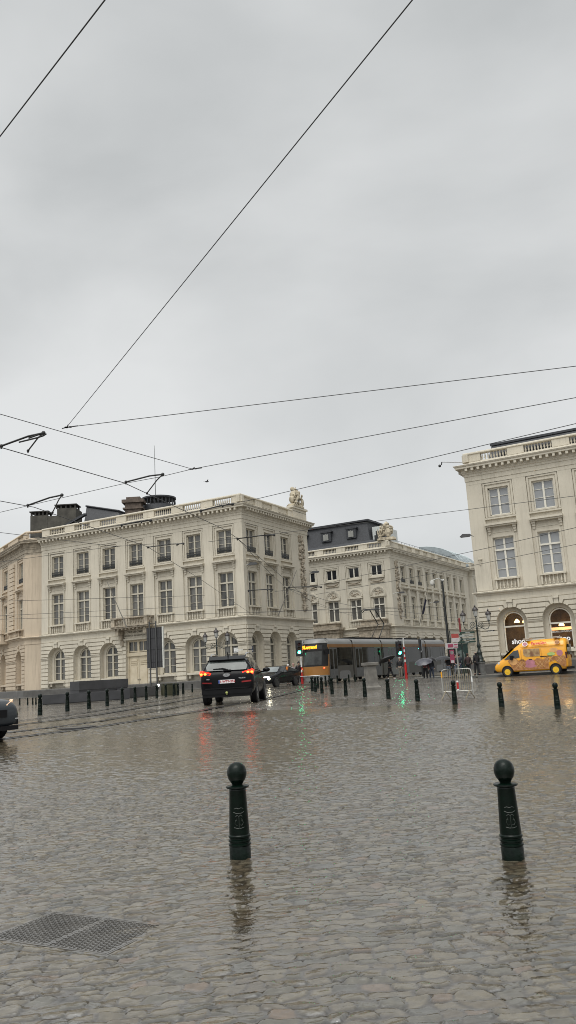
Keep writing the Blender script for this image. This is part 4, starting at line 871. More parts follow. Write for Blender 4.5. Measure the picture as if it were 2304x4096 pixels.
def wheel(par,x,y,r,w_=.22,rim=M_RIM,spokes=5):
    sg=1 if y>0 else -1; q=MB(); T=lambda a,b,c:(a,c*sg,b)
    q.lathe([(r*.62,-w_/2),(r*.94,-w_/2),(r,-w_*.35),(r,w_*.35),(r*.94,w_/2),(r*.66,w_/2),(r*.62,w_*.3)],(0,0,0),22,T=T)
    o=q.build('wheel',M_TYRE,par,(x,y,r),smooth=40)
    q=MB(); q.lathe([(r*.66,w_*.44),(r*.6,w_*.3),(r*.12,w_*.42),(.0,w_*.46)],(0,0,0),20,T=T)
    for i in range(spokes):
        a=2*PI*i/spokes
        q.add([T(*p) for p in [(r*.1*math.cos(a-1),r*.1*math.sin(a-1),w_*.5),(r*.1*math.cos(a+1),r*.1*math.sin(a+1),w_*.5),(r*.64*math.cos(a+.16),r*.64*math.sin(a+.16),w_*.47),(r*.64*math.cos(a-.16),r*.64*math.sin(a-.16),w_*.47)]],[(0,1,2,3)])
    rm=q.build('rim',rim,o,smooth=30); 
    return o
def archwell(par,x,y,r):
    sg=1 if y>0 else -1; q=MB(); q.lathe([(0,-.15),(r*1.17,-.15),(r*1.17,.0),(r*1.1,.015),(0,.0)],(0,0,0),22,T=lambda a,b,c:(a,c*sg,b))
    q.build('wheel_arch',M_TRIM,par,(x,y,r+.02),smooth=40)
def lens(par,name,pts,mat,th=.02):
    q=MB(); q.poly(pts); n=(Vector(pts[1])-Vector(pts[0])).cross(Vector(pts[2])-Vector(pts[0])).normalized()*th
    q.add([tuple(Vector(p)-n) for p in pts]+[tuple(p) for p in pts],[(i,(i+1)%len(pts),len(pts)+(i+1)%len(pts),len(pts)+i) for i in range(len(pts))]); return q.build(name,mat,par)
def place_z(x,y): return gh(x,y)
# --- black family car seen from behind
h=R(86.5); cx,cy=-2.46+math.cos(h)*2.2,28.4+math.sin(h)*2.2
suv=thing('car','black family car with lit tail lights and silver roof rails, seen from behind','car',(cx,cy,place_z(cx,cy)),h); suv.scale=(1.0,1.04,1.0)
M_BLK=M('black_car_paint',(.006,.0062,.007),.16,var=.15,scale=2,spec=.14)
S1=[station(*a) for a in((-2.22,.42,.72,.64,.80,.90,.78,.95,.72,.97),(-2.17,.34,.82,.64,.89,1.02,.87,1.07,.80,1.09),(-2.06,.30,.86,.66,.92,1.09,.89,1.2,.80,1.24),(-1.93,.28,.88,.68,.925,1.1,.895,1.46,.70,1.52),(-1.75,.26,.89,.7,.93,1.1,.895,1.55,.66,1.63),(-1.2,.25,.89,.7,.93,1.09,.895,1.58,.655,1.67),(-.4,.25,.89,.7,.93,1.07,.895,1.58,.66,1.68),(.3,.25,.89,.7,.93,1.05,.89,1.5,.68,1.61),(.85,.25,.89,.7,.925,1.04,.885,1.2,.78,1.3),(1.15,.25,.89,.7,.92,1.02,.87,1.05,.82,1.1),(1.75,.26,.87,.68,.9,.93,.83,.96,.74,.99),(2.1,.3,.82,.6,.84,.8,.76,.84,.66,.86),(2.2,.38,.7,.55,.72,.68,.66,.7,.56,.72))]
q=MB(); loft(q,S1); subsurf(q.build('body',M_BLK,suv,smooth=180),2)
for sg in(-1,1):
    q=MB(); strip(q,S1,4,6,.12,.93,sg,.0); strip(q,S1,6,8,.12,.93,sg,.0,xcut=(.06,-.1)); q.build('side_window',M_GLS,suv,smooth=60)
    q=MB(); q.tube([(-1.6,sg*.6,1.66),(-1.45,sg*.6,1.735),(-.6,sg*.61,1.76),(.1,sg*.62,1.72),(.3,sg*.63,1.64)],.022,6); q.build('roof_rail',M_CHR,suv,smooth=60)
    q=MB(); q.ball((.62,sg*1.07,1.12),(.1,.14,.09),10,7); q.box(.58,.66,min(sg*.86,sg*1.0),max(sg*.86,sg*1.0),1.03,1.08); mr_=q.build('mirror',M_BLK,suv,smooth=60)
    wheel(suv,-1.33,sg*.81,.35,.24); wheel(suv,1.33,sg*.81,.35,.24); archwell(suv,-1.33,sg*.9,.35); archwell(suv,1.33,sg*.895,.35)
    M_TL=M('lit_tail_lamp',(.8,.02,.01),.2,emit=(1,.02,.006),es=3,var=.3,scale=20); M_TLO=M('lit_brake_bulb',(1,.3,.05),.2,emit=(1,.1,.015),es=7,var=0)
    tl=lens(suv,'tail_light',[(-2.185,sg*.55,1.01),(-2.15,sg*.88,.99),(-2.06,sg*.92,1.13),(-2.14,sg*.86,1.17),(-2.17,sg*.52,1.08)],M_TL)
    for a in(.72,.85): q=MB(); q.ball((-2.185,sg*a,1.06),(.02,.05,.04),8,5); q.build('bulb',M_TLO,tl)
    lens(suv,'reflector',[(-2.24,sg*.5,.72),(-2.22,sg*.82,.74),(-2.22,sg*.82,.79),(-2.24,sg*.5,.77)],M('dim_red_reflector',(.25,.01,.01),.25))
    q=MB(); q.box(-2.24,-2.2,min(sg*.45,sg*.58),max(sg*.45,sg*.58),.86,.885); 
q=MB(); q.add([(-2.08,-.66,1.16),(-2.08,.66,1.16),(-2.0,.7,1.3),(-1.87,.58,1.5),(-1.87,-.58,1.5),(-2.0,-.7,1.3)],[(0,1,2,3,4,5)]); rw=q.build('rear_window',M('rear_window_glass',(.10,.115,.11),.08,var=.6,scale=1.3,spec=.5),suv); rw.location=(-.085,0,0)
q=MB(); q.tube([(-2.19,-.05,1.17),(-2.17,.12,1.23),(-2.15,.45,1.22)],[.03,.022,.012],6); q.box(-2.2,-2.15,-.15,.1,1.14,1.18); q.build('wiper',M_TRIM,suv)
q=MB(); q.add([(-2.06,-.6,1.53),(-2.06,.6,1.53),(-1.7,.64,1.655),(-1.7,-.64,1.655),(-2.02,-.58,1.48),(-2.02,.58,1.48)],[(0,1,2,3),(4,5,1,0)]); q.build('roof_spoiler',M_BLK,suv)
q=MB(); q.box(-2.27,-2.1,-.84,.84,.36,.52); q.box(-2.29,-2.1,-.72,.72,.53,.57); q.box(-2.25,-2.05,-.8,.8,.26,.36); q.build('bumper',M_TRIM,suv)
q=MB(); q.box(-2.265,-2.25,-.72,.72,.49,.51); q.build('bumper_trim',M('grey_bumper_trim',(.04,.04,.042),.3),suv)
q=MB(); q.box(-2.262,-2.235,-.27,.27,.72,.84); pl=q.build('number_plate',M('plate_white',(.75,.73,.72),.4,var=.04),suv)
text('1-WTF-252',.11,M('plate_red',(.4,.02,.03),.4),pl,(-2.266,-.03,.78),(PI/2,0,-PI/2),'lettering',.002,.003)
q=MB(); q.box(-2.265,-2.24,.225,.27,.725,.835); q.build('plate_band',M('plate_blue',(.02,.06,.3),.4),pl)
q=MB(); q.lathe([(.12,-.012),(.13,0),(.12,.012),(.105,.0),(.12,-.012)],(0,0,0),20,T=lambda x,y,z:(-2.235+z,x*.95,1.0+y*.55)); q.tube([(-2.24,-.07,.97),(-2.24,-.03,1.005),(-2.24,.03,.995),(-2.24,.07,1.03)],.012,5); q.build('badge',M_CHR,suv,smooth=50)
text('TUCSON',.055,M_CHR,suv,(-2.25,-.52,.875),(PI/2,0,-PI/2),'lettering',.004,.002); text('CRDi',.045,M_CHR,suv,(-2.25,.62,.875),(PI/2,0,-PI/2),'lettering',.004,.002)
q=MB(); q.ball((-2.32,0,.4),.045,8,6); q.tube([(-2.1,0,.33),(-2.32,0,.35),(-2.32,0,.4)],.018,5); q.build('tow_hook',M('tow_yellow',(.35,.38,.12),.5),suv)
q=MB(); q.tube([(-1.62,0,1.68),(-1.7,0,1.74),(-1.82,0,1.8)],[.03,.015,.008],5); q.build('roof_antenna',M_TRIM,suv)
q=MB(); q.tube([(-2.2,.55,.3),(-2.05,.55,.3)],.035,8); q.build('exhaust',M_CHR,suv)
# --- dark coupe-backed car facing left with headlights on
h=math.atan2(-2.5,-1.35); cx,cy=-1.62,61.2
kia=thing('car','dark grey electric car with bright headlight and light bar, waiting beside the tram','car',(cx,cy,place_z(cx,cy)),h)
S2=[station(*a) for a in((-2.32,.42,.7,.7,.78,.95,.76,1.0,.7,1.02),(-2.2,.34,.84,.7,.92,1.03,.88,1.08,.78,1.1),(-1.8,.28,.88,.7,.94,1.06,.89,1.22,.74,1.27),(-1.1,.25,.89,.7,.94,1.03,.9,1.42,.64,1.5),(-.3,.25,.89,.7,.94,1.0,.9,1.48,.62,1.56),(.4,.25,.89,.7,.94,.97,.89,1.38,.66,1.48),(1.1,.25,.89,.68,.93,.93,.87,1.0,.78,1.08),(1.6,.26,.87,.66,.92,.88,.84,.92,.74,.95),(2.1,.28,.84,.6,.88,.78,.8,.81,.7,.84),(2.35,.36,.7,.55,.74,.66,.68,.69,.6,.71))]
M_DG=M('dark_grey_paint',(.012,.013,.014),.15,var=.15,scale=2,spec=.35)
q=MB(); loft(q,S2); subsurf(q.build('body',M_DG,kia,smooth=180),2)
for sg in(-1,1):
    q=MB(); strip(q,S2,2,4,.15,.92,sg,0,xcut=(.15,0)); strip(q,S2,4,6,.15,.92,sg,0,xcut=(.05,-.15)); q.build('side_window',M_GLS,kia,smooth=60)
    for x in(-1.4,1.5): wheel(kia,x,sg*.82,.36,.24,M('dark_rim',(.1,.1,.1),.3,metal=.6),6); archwell(kia,x,sg*.905,.36)
    q=MB(); q.ball((.78,sg*1.04,1.04),(.1,.12,.08),10,6); q.box(.74,.82,min(sg*.85,sg*.98),max(sg*.85,sg*.98),.96,1.0); q.build('mirror',M_DG,kia,smooth=60)
    hl=q=MB(); q.ball((2.26,sg*.68,.62),(.06,.12,.08),10,6); q.build('headlight',M('lit_headlight',(1,1,.9),.3,emit=(1,.93,.68),es=60 if sg>0 else 25,var=0),kia)
q=MB(); q.tube([(2.22,-.72,.75),(2.37,-.4,.76),(2.4,0,.765),(2.37,.4,.76),(2.22,.72,.75)],.022,6); q.build('light_bar',M('lit_bar',(1,1,1),.3,emit=(1,.97,.9),es=9,var=0),kia)
q=MB(); q.add([(1.06,-.76,1.06),(1.06,.76,1.06),(.45,.62,1.42),(.45,-.62,1.42)],[(0,1,2,3)]); o=q.build('windscreen',M('windscreen_glass',(.2,.22,.22),.06,var=.4,scale=1,spec=.8),kia); o.location=(.05,0,.035)
q=MB(); q.box(2.38,2.42,-.26,.26,.5,.61); q.build('number_plate',M('plate_white',(.75,.73,.72),.4),kia)
q=MB(); q.box(2.2,2.38,-.7,.7,.3,.46); q.build('bumper',M_TRIM,kia)
# --- grey car entering at the left edge
h=R(-33); cx,cy=-8.1,18.2
gc=thing('car','dark blue-grey car nose with lit amber headlight, entering at the left edge','car',(cx,cy,place_z(cx,cy)+.0),h); gc.scale=(.9,.9,.88)
S3=[station(*a) for a in((-2.3,.42,.7,.7,.78,.95,.76,1.0,.7,1.02),(-2.2,.3,.84,.7,.9,1.0,.87,1.08,.76,1.1),(-1.6,.26,.88,.7,.92,1.02,.88,1.38,.66,1.44),(-.6,.25,.88,.7,.92,1.02,.88,1.48,.63,1.55),(.3,.25,.88,.7,.92,1.0,.88,1.44,.64,1.53),(1.0,.25,.88,.68,.92,.99,.87,1.05,.8,1.14),(1.6,.27,.87,.66,.92,.95,.85,.98,.76,1.02),(2.0,.28,.85,.62,.9,.88,.82,.92,.74,.95),(2.2,.3,.8,.58,.84,.76,.78,.8,.7,.82),(2.28,.34,.72,.55,.76,.66,.7,.7,.62,.72))]
M_BG=M('blue_grey_paint',(.022,.027,.031),.17,var=.15,scale=2,spec=.4)
q=MB(); loft(q,S3); subsurf(q.build('body',M_BG,gc,smooth=180),2)
for sg in(-1,1):
    q=MB(); strip(q,S3,2,5,.15,.92,sg,0,xcut=(.1,-.1)); q.build('side_window',M_GLS,gc,smooth=60)
    for x in(-1.35,1.35): wheel(gc,x,sg*.80,.35,.24); archwell(gc,x,sg*.885,.35)
    hd_=lens(gc,'headlight',[(2.19,sg*.5,.72),(1.86,sg*.9,.80),(1.8,sg*.895,.93),(2.02,sg*.8,.93),(2.2,sg*.5,.82)],M('lit_amber_lamp',(.6,.5,.4),.2,emit=(1,.62,.35),es=.7,var=.5,scale=25),.03)
    for a in(.66,.76): q=MB(); q.ball((2.13-(a-.66)*.9,sg*a,.8),.028,8,5); q.build('bulb',M('lit_amber_bulb',(1,.8,.5),.2,emit=(1,.75,.45),es=12,var=0),hd_)
    q=MB(); q.box(2.12,2.22,min(sg*.5,sg*.8),max(sg*.5,sg*.8),.34,.46); q.build('fog_lamp_panel',M_TRIM,gc)
    q=MB(); q.box(2.1,2.25,min(sg*.4,sg*.78),max(sg*.4,sg*.78),.47,.49); q.build('chrome_strip',M_CHR,gc)
    q=MB(); q.ball((.75,sg*1.05,1.08),(.1,.12,.08),10,6); q.box(.71,.79,min(sg*.86,sg*.98),max(sg*.86,sg*.98),1.0,1.04); q.build('mirror',M_BG,gc,smooth=60)
q=MB(); q.box(2.2,2.33,-.72,.72,.22,.32); q.build('bumper',M_TRIM,gc)
q=MB(); q.box(2.27,2.31,-.42,.42,.52,.7); q.build('grille',M_TRIM,gc)
q=MB(); q.add([(1.0,-.78,1.12),(1.0,.78,1.12),(.36,.63,1.49),(.36,-.63,1.49)],[(0,1,2,3)]); o=q.build('windscreen',M_GLS,gc); o.location=(.05,0,.035)
# --- yellow high-roofed van
h=PI-TR; cx,cy=16.55,57.65
van=thing('van','bright yellow high-roofed van with waffle and ice cream pictures, parked before the shop arches','van',(cx,cy,place_z(cx,cy)+.0),h); van.scale=(.95,.95,.95)
M_YEL=M('yellow_van_paint',(.78,.35,.01),.25,var=.06,coat=.5,scale=1)
S4=[station(*a) for a in((-2.62,.42,.86,.9,.93,1.3,.93,2.0,.88,2.5),(-2.56,.34,.92,.9,.975,1.3,.97,2.05,.92,2.56),(-1.5,.3,.93,.9,.985,1.3,.975,2.05,.92,2.58),(-.2,.3,.93,.9,.985,1.3,.975,2.05,.92,2.56),(.55,.3,.93,.9,.985,1.28,.975,2.0,.9,2.5),(1.0,.3,.93,.9,.98,1.26,.97,1.86,.88,2.2),(1.45,.3,.93,.88,.975,1.22,.95,1.6,.86,1.86),(1.95,.3,.92,.86,.96,1.15,.92,1.24,.86,1.42),(2.35,.32,.9,.8,.94,.98,.88,1.06,.8,1.16),(2.62,.34,.84,.7,.88,.82,.82,.88,.74,.93),(2.72,.4,.74,.6,.78,.7,.72,.74,.66,.77))]
q=MB(); loft(q,S4); subsurf(q.build('body',M_YEL,van,smooth=180),1)
M_YRIM=M('yellow_hubcap',(.75,.45,.02),.3,var=.1)
for sg in(-1,1):
    for x in(-1.75,1.72): wheel(van,x,sg*.88,.34,.24,M_YRIM,7); archwell(van,x,sg*.962,.36)
    q=MB(); q.add([(.72,sg*.968,1.34),(1.05,sg*.97,1.28),(1.9,sg*.935,1.22),(1.55,sg*.90,1.52),(1.15,sg*.895,1.82),(.8,sg*.91,1.88)],[(0,1,2,3,4,5)]); o=q.build('side_window',M_GLS,van); o.location=(0,sg*.012,0)
    q=MB(); q.add([(-.75,sg*.972,1.36),(.25,sg*.972,1.36),(.42,sg*.97,1.5),(.42,sg*.93,1.9),(-.75,sg*.93,1.9)],[(0,1,2,3,4)]); o=q.build('printed_window',M('waffle_print',(.36,.26,.12),.3,var=.6,scale=3,tint=(.16,.07,.03)),van); o.location=(0,sg*.02,0)
    for x in(.55,-.05): q=MB(); q.box(x-.12,x+.12,min(sg*.985,sg*1.01),max(sg*.985,sg*1.01),1.13,1.17); q.build('door_handle',M_TRIM,van)
    q=MB(); q.box(-1.6,-.75,min(sg*.97,sg*.995),max(sg*.97,sg*.995),1.29,1.34); q.build('slide_rail',M_TRIM,van)
    q=MB(); q.box(.6,.615,min(sg*.97,sg*.99),max(sg*.97,sg*.99),.5,1.9); q.box(-.86,-.845,min(sg*.97,sg*.99),max(sg*.97,sg*.99),.5,1.9); q.box(-2.5,.6,min(sg*.93,sg*.955),max(sg*.93,sg*.955),2.02,2.05); q.build('panel_seam',M('van_seam',(.45,.2,.01),.4),van)
    def decal(name,pts,mat,y): 
        q=MB(); q.poly([(x,sg*y if z<1.3 else sg*(y-(z-1.3)*.07),z) for x,z in pts]); return q.build(name,mat,van)
    M_WAF=M('waffle_brown',(.36,.17,.055),.4,var=.5,scale=5,tint=(.2,.075,.02)); M_PNK=M('pink_icing',(.42,.17,.2),.4,var=.25,scale=3); M_CRM=M('cream_icing',(.62,.33,.12),.4,var=.3,scale=3); M_GRN=M('pistachio',(.4,.52,.16),.4,var=.3,scale=3)
    def circ(cx_,cz_,rx,rz,n=16,a0=0,a1=2*PI): return [(cx_+rx*math.cos(a0+(a1-a0)*i/n),cz_+rz*math.sin(a0+(a1-a0)*i/n)) for i in range(n+(0 if a1-a0>6.28 else 1))]
    band=[(1.25,.42),(-1.3,.42),(-1.3,.8),(-1.4,1.15),(-1.2,1.25),(-.95,1.1),(-.75,1.18),(-.5,1.22),(-.25,1.05),(.05,1.12),(.3,1.08),(.6,1.22),(.8,1.1),(1.05,1.28),(1.4,1.32),(1.6,1.12),(1.45,.85)]
    decal('waffle_picture',band,M_WAF,.9885)
    decal('waffle_picture',[(-2.15,.62),(-2.5,.5),(-2.55,.85),(-2.55,1.3),(-1.5,1.28),(-1.42,.9),(-1.75,1.02)],M_WAF,.9885)
    decal('ice_cream_picture',circ(1.2,1.05,.3,.24),M_CRM,.992); decal('ice_cream_picture',circ(.0,.92,.34,.26),M_PNK,.993); decal('ice_cream_picture',circ(-.02,.68,.42,.12),M_PNK,.994)
    decal('ice_cream_picture',circ(-1.75,1.72,.3,.16),M_CRM,1.0); decal('ice_cream_picture',circ(-1.55,1.46,.28,.12),M_GRN,1.005); decal('ice_cream_picture',circ(-2.15,1.5,.22,.22),M_PNK,1.002)
    lw=M('waffle_lattice',(.6,.36,.16),.4)
    for cx_ in(.75,-.7,-1.35,-2.2):
        cz_=.78 if cx_>-1 else 1.1
        for s_ in(-1,1):
            for k_ in(-.12,.12): decal('waffle_picture',[(cx_-.22+k_,cz_-.22*s_),(cx_-.19+k_,cz_-.22*s_),(cx_+.22+k_,cz_+.22*s_),(cx_+.19+k_,cz_+.22*s_)],lw,.996)
    for cx_,m_,m2_ in((.25,M_PNK,M_WHITE),(-2.05,M_WAF,M_CRM)):
        for rr_,mm_,yy in((.17,M_WHITE if cx_>0 else M_CRM,.0),(.13,m_,.006)):
            q=MB(); q.poly([(x,sg*(.925+yy-(z-2.2)*.33),z) for x,z in circ(cx_,2.27,rr_*1.15,rr_)]); q.build('round_emblem',mm_,van)
    tx=text('PannaDise',.26,M('red_lettering',(.55,.03,.03),.4),van,(-.75,sg*.93,2.28),(PI/2-sg*0,0,PI if sg>0 else 0),'lettering',.01,.008); tx.rotation_euler=(PI/2-.3 if sg<0 else PI/2-.3,0,PI if sg>0 else 0)
    lens(van,'headlight',[(2.58,sg*.62,.82),(2.36,sg*.9,.9),(2.2,sg*.905,1.04),(2.36,sg*.8,1.08),(2.62,sg*.6,.9)],M('clear_lamp',(.5,.5,.48),.15,var=.3,scale=8))
    lens(van,'tail_light',[(-2.62,sg*.8,1.1),(-2.56,sg*.975,1.1),(-2.56,sg*.965,1.55),(-2.62,sg*.8,1.55)],M('dark_red_lamp',(.08,.012,.012),.2),-.03)
    q=MB(); q.box(1.2,1.4,min(sg*1.0,sg*1.2),max(sg*1.0,sg*1.2),1.2,1.5); q.build('mirror',M_TRIM,van)
q=MB(); q.add([(2.0,-.84,1.3),(2.0,.84,1.3),(1.2,.78,2.0),(1.2,-.78,2.0)],[(0,1,2,3)]); o=q.build('windscreen',M_GLS,van); o.location=(.07,0,.05)
q=MB(); q.box(2.55,2.78,-.8,.8,.32,.5); q.box(-2.72,-2.5,-.88,.88,.34,.5); q.build('bumper',M_TRIM,van)
q=MB(); q.add([(-2.66,-.75,1.35),(-2.66,-.06,1.35),(-2.66,-.06,2.1),(-2.66,-.72,2.1)],[(0,1,2,3)]); q.add([(-2.66,.75,1.35),(-2.66,.06,1.35),(-2.66,.06,2.1),(-2.66,.72,2.1)],[(0,1,2,3)]); q.build('rear_window',M_GLS,van)
for x in(.15,-2.0): q=MB(); q.box(x-.22,x+.22,-.3,.85,2.6,2.68); q.build('roof_hatch',M('hatch_grey',(.45,.38,.3),.5),van)
# ---------------------------------------------------------------- tram
ta=math.atan2(-.863,-.506); tx0,ty0=2.0-2.05*.863,63.2+2.05*.506
tram=thing('tram','long silver and orange tram with amber 93 display, crossing the square','tram',(tx0+.99*.863,ty0-.99*.506,gh(3,63)+.02),ta)
M_SIL=M('tram_silver',(.075,.07,.061),.5,metal=.1,var=.12,scale=.7); M_ROOFW=M('tram_roof_silver',(.19,.19,.185),.4,metal=.1,var=.1,scale=.6)
M_ORG=M('tram_ochre',(.29,.13,.028),.45,var=.1,scale=1); M_ORD=M('tram_ochre_band',(.2,.095,.03),.45,var=.15,scale=1)
M_TG=M('tram_glass',(.012,.012,.010),.05,var=.8,scale=1.4,spec=.28); M_SEAL=M('door_seal',(.12,.12,.12),.5)
Y=1.15; mods=[(.75,5.0),(5.25,10.8),(11.05,14.9),(15.15,21.3),(21.55,26.9)]
def section(x0,x1,name,bands,nose=False):
    pass
GN=MB()
for k,(a,b) in enumerate(mods):
    q=MB(); q.box(-b,-a,-Y,Y,.28,1.28); q.box(-b,-a,-Y+.03,Y-.03,1.28,2.72); q.build('side_panel',M_SIL,tram)
    q=MB(); q.box(-b,-a,-Y-.004,Y+.004,2.72,2.97); q.build('ochre_band',M_ORD,tram)
    q=MB()
    pr=[(-Y,2.97),(-Y+.02,3.12),(-Y+.12,3.3),(-Y+.32,3.42),(-.5,3.46),(.5,3.46),(Y-.32,3.42),(Y-.12,3.3),(Y-.02,3.12),(Y,2.97)]
    q.extr(pr,lambda p,x:(x,p[0],p[1]),-b,-a); q.build('roof',M_ROOFW,tram,smooth=35)
    L_=b-a; doors=[a+L_*.2] if k==0 else ([a+.95,b-.95] if L_>5 else [a+L_/2])
    for sg in(-1,1):
        cuts=sorted(doors); x=a+.12
        for d in cuts+[b+.55]:
            x1=min(d-.68,b-.12)
            if x1-x>.3: q=MB(); q.box(-x1,-x,min(sg*(Y-.02),sg*(Y+.008)),max(sg*(Y-.02),sg*(Y+.008)),1.3,2.68); q.build('window',M_TG,tram)
            x=d+.68
        for d in cuts:
            q=MB(); q.box(-d-.66,-d+.66,min(sg*(Y-.02),sg*(Y+.012)),max(sg*(Y-.02),sg*(Y+.012)),.33,2.7); dd=q.build('door',M('door_silver',(.085,.086,.086),.4,var=.15),tram)
            for e_ in(-.33,.33): q=MB(); q.box(-d+e_-.24,-d+e_+.24,min(sg*(Y+.01),sg*(Y+.018)),max(sg*(Y+.01),sg*(Y+.018)),1.05,2.6); q.build('pane',M_TG,dd)
            q=MB(); q.box(-d-.02,-d+.02,min(sg*(Y+.01),sg*(Y+.025)),max(sg*(Y+.01),sg*(Y+.025)),.4,2.65); q.build('door_seal',M_SEAL,dd)
    if k in(0,2,4):
        for x in((a+b)/2,):
            for sg in(-1,1): q=MB(); q.extr([(-1.0,.25),(1.0,.25),(.98,.6),(.85,.8),(.6,.88),(-.6,.88),(-.85,.8),(-.98,.6)],lambda p,y:(-x-.6+p[0],y,p[1]),sg*(Y+.002),sg*(Y+.02)); q.build('bogie_cover',M('bogie_grey',(.14,.14,.138),.4),tram)
    for x in(a+.8,b-.8):
        for sg in(-1,1): q=MB(); q.lathe([(0,-.06),(.3,-.06),(.3,.06),(0,.06)],(0,0,0),14,T=lambda p,r,s:(-x+p,sg*.75+s,.3+r)); q.build('wheel',M_TRIM,tram)
for k in range(4):
    a,b=mods[k][1],mods[k+1][0]; q=MB(); q.box(-b,-a,-Y+.1,Y-.1,.35,3.3); q.build('bellows',M_TRIM,tram)
def nose_x(y,z,sgn=1):
    t=abs(y)/Y; b=.95*(1-t**2.6); lean=0 if z<1.3 else -(z-1.3)*.16-(max(0,z-2.9)**2)*1.1
    return -.75+b+.12+lean
def nosegrid(name,mat,z0,z1,y0=-Y,y1=Y,nz=6,ny=18,off=0,end=False):
    q=MB(); vs=[]
    for j in range(nz+1):
        z=z0+(z1-z0)*j/nz
        for i in range(ny+1):
            y=y0+(y1-y0)*i/ny; x=nose_x(y,z)+off
            if abs(abs(y)-Y)<1e-6: x=-.8 if not off else x
            X,YY=(x,y) if not end else (-26.9-(x+.75)*.5,-y)
            vs.append((X,YY,z))
    q.add(vs,[(j*(ny+1)+i,j*(ny+1)+i+1,(j+1)*(ny+1)+i+1,(j+1)*(ny+1)+i) for j in range(nz) for i in range(ny)]); return q.build(name,mat,tram,smooth=50)
M_MASK=M('tram_black_mask',(.018,.018,.018),.3,var=.3,scale=2,spec=.2); M_SKIRT=M('tram_skirt',(.2,.2,.19),.5,var=.2)
for end in(False,True):
    nosegrid('front_skirt',M_SKIRT,.2,.62,end=end); nosegrid('front_panel',M_ORG,.62,1.3,end=end); nosegrid('front_mask',M_MASK,1.3,3.08,end=end)
    nosegrid('roof_cap',M_ROOFW,3.08,3.46,end=end)
    q=MB(); pts=[(nose_x(y,3.4)-.02 if not end else -26.9-(nose_x(y,3.4)+.73)*.5,y if not end else -y,3.4) for y in[-1+.1*i for i in range(21)]]; q.poly([(p[0],p[1],3.455) for p in pts]+[((-.8 if not end else -26.8),(1.0 if not end else -1.0),3.455),((-.8 if not end else -26.8),(-1.0 if not end else 1.0),3.455)]); q.build('roof_cap',M_ROOFW,tram)
nosegrid('windscreen',M('tram_windscreen',(.06,.062,.06),.08,var=.7,scale=1.1,spec=.3),1.42,2.45,-.86,.86,off=.02); nosegrid('destination_display',M_BLACKP,2.6,2.95,-.88,.88,off=.025)
M_AMB=M('lit_amber_dots',(1,.4,.02),.4,emit=(1,.27,.012),es=2.2,var=0)
def nose_text(body,size,y):
    x=nose_x(y,2.78); yy=y+.05; sl_=(nose_x(yy,2.78)-x)/.05
    return text(body,size,M_AMB,tram,(x+.07,y,2.79),(PI/2-.1,0,PI/2+math.atan(-sl_)*.6),'lettering',.01,.02)
nose_text('93',.34,-.56); nose_text('Legrand',.34,.12)
for sg in(-1,1): q=MB(); y=sg*.98; q.ball((nose_x(y,1.15)+.02,y,1.16),(.05,.09,.05),8,5); q.build('marker_light',M('lit_red_marker',(1,.1,.05),.3,emit=(1,.08,.02),es=4,var=0),tram)
q=MB(); q.tube([(.3,-.9,.62),(.36,0,.6),(.3,.9,.62)],.03,6); q.build('chrome_strip',M_CHR,tram)
for sg in(-1,1): q=MB(); q.box(-.55,-.35,min(sg*1.15,sg*1.38),max(sg*1.15,sg*1.38),2.2,2.6); q.build('mirror',M_TRIM,tram)
# ochre corner pillar
for sg in(-1,1): q=MB(); q.extr([(-.82,.6),(-.62,.6),(-.78,2.0),(-.84,2.97),(-1.0,2.97),(-.9,2.0)],lambda p,y:(p[0],y,p[1]),sg*(Y-.02),sg*(Y+.02)); q.build('corner_pillar',M_ORD,tram)
# roof gear and pantograph
for x0,x1 in((6,9.8),(11.6,14.5),(16,20.5),(22.5,25.5)): q=MB(); q.box(-x1,-x0,-.7,.7,3.44,3.58); q.build('roof_unit',M_TRIM,tram)
q=MB(); px_=-12.2
q.tube([(px_,-.4,3.6),(px_-1.5,-.3,4.9),(px_+.2,-.25,6.15)],.05,6); q.tube([(px_,.4,3.6),(px_-1.5,.3,4.9),(px_+.2,.25,6.15)],.05,6)
for x,z in((px_+.2,6.15),(px_+.55,6.2)): q.tube([(x,-1.0,z-.18),(x,-.8,z),(x,.8,z),(x,1.0,z-.18)],.04,6)
q.tube([(px_-1.5,-.3,4.9),(px_-1.5,.3,4.9)],.04,6); q.build('pantograph',M_IRON,tram)
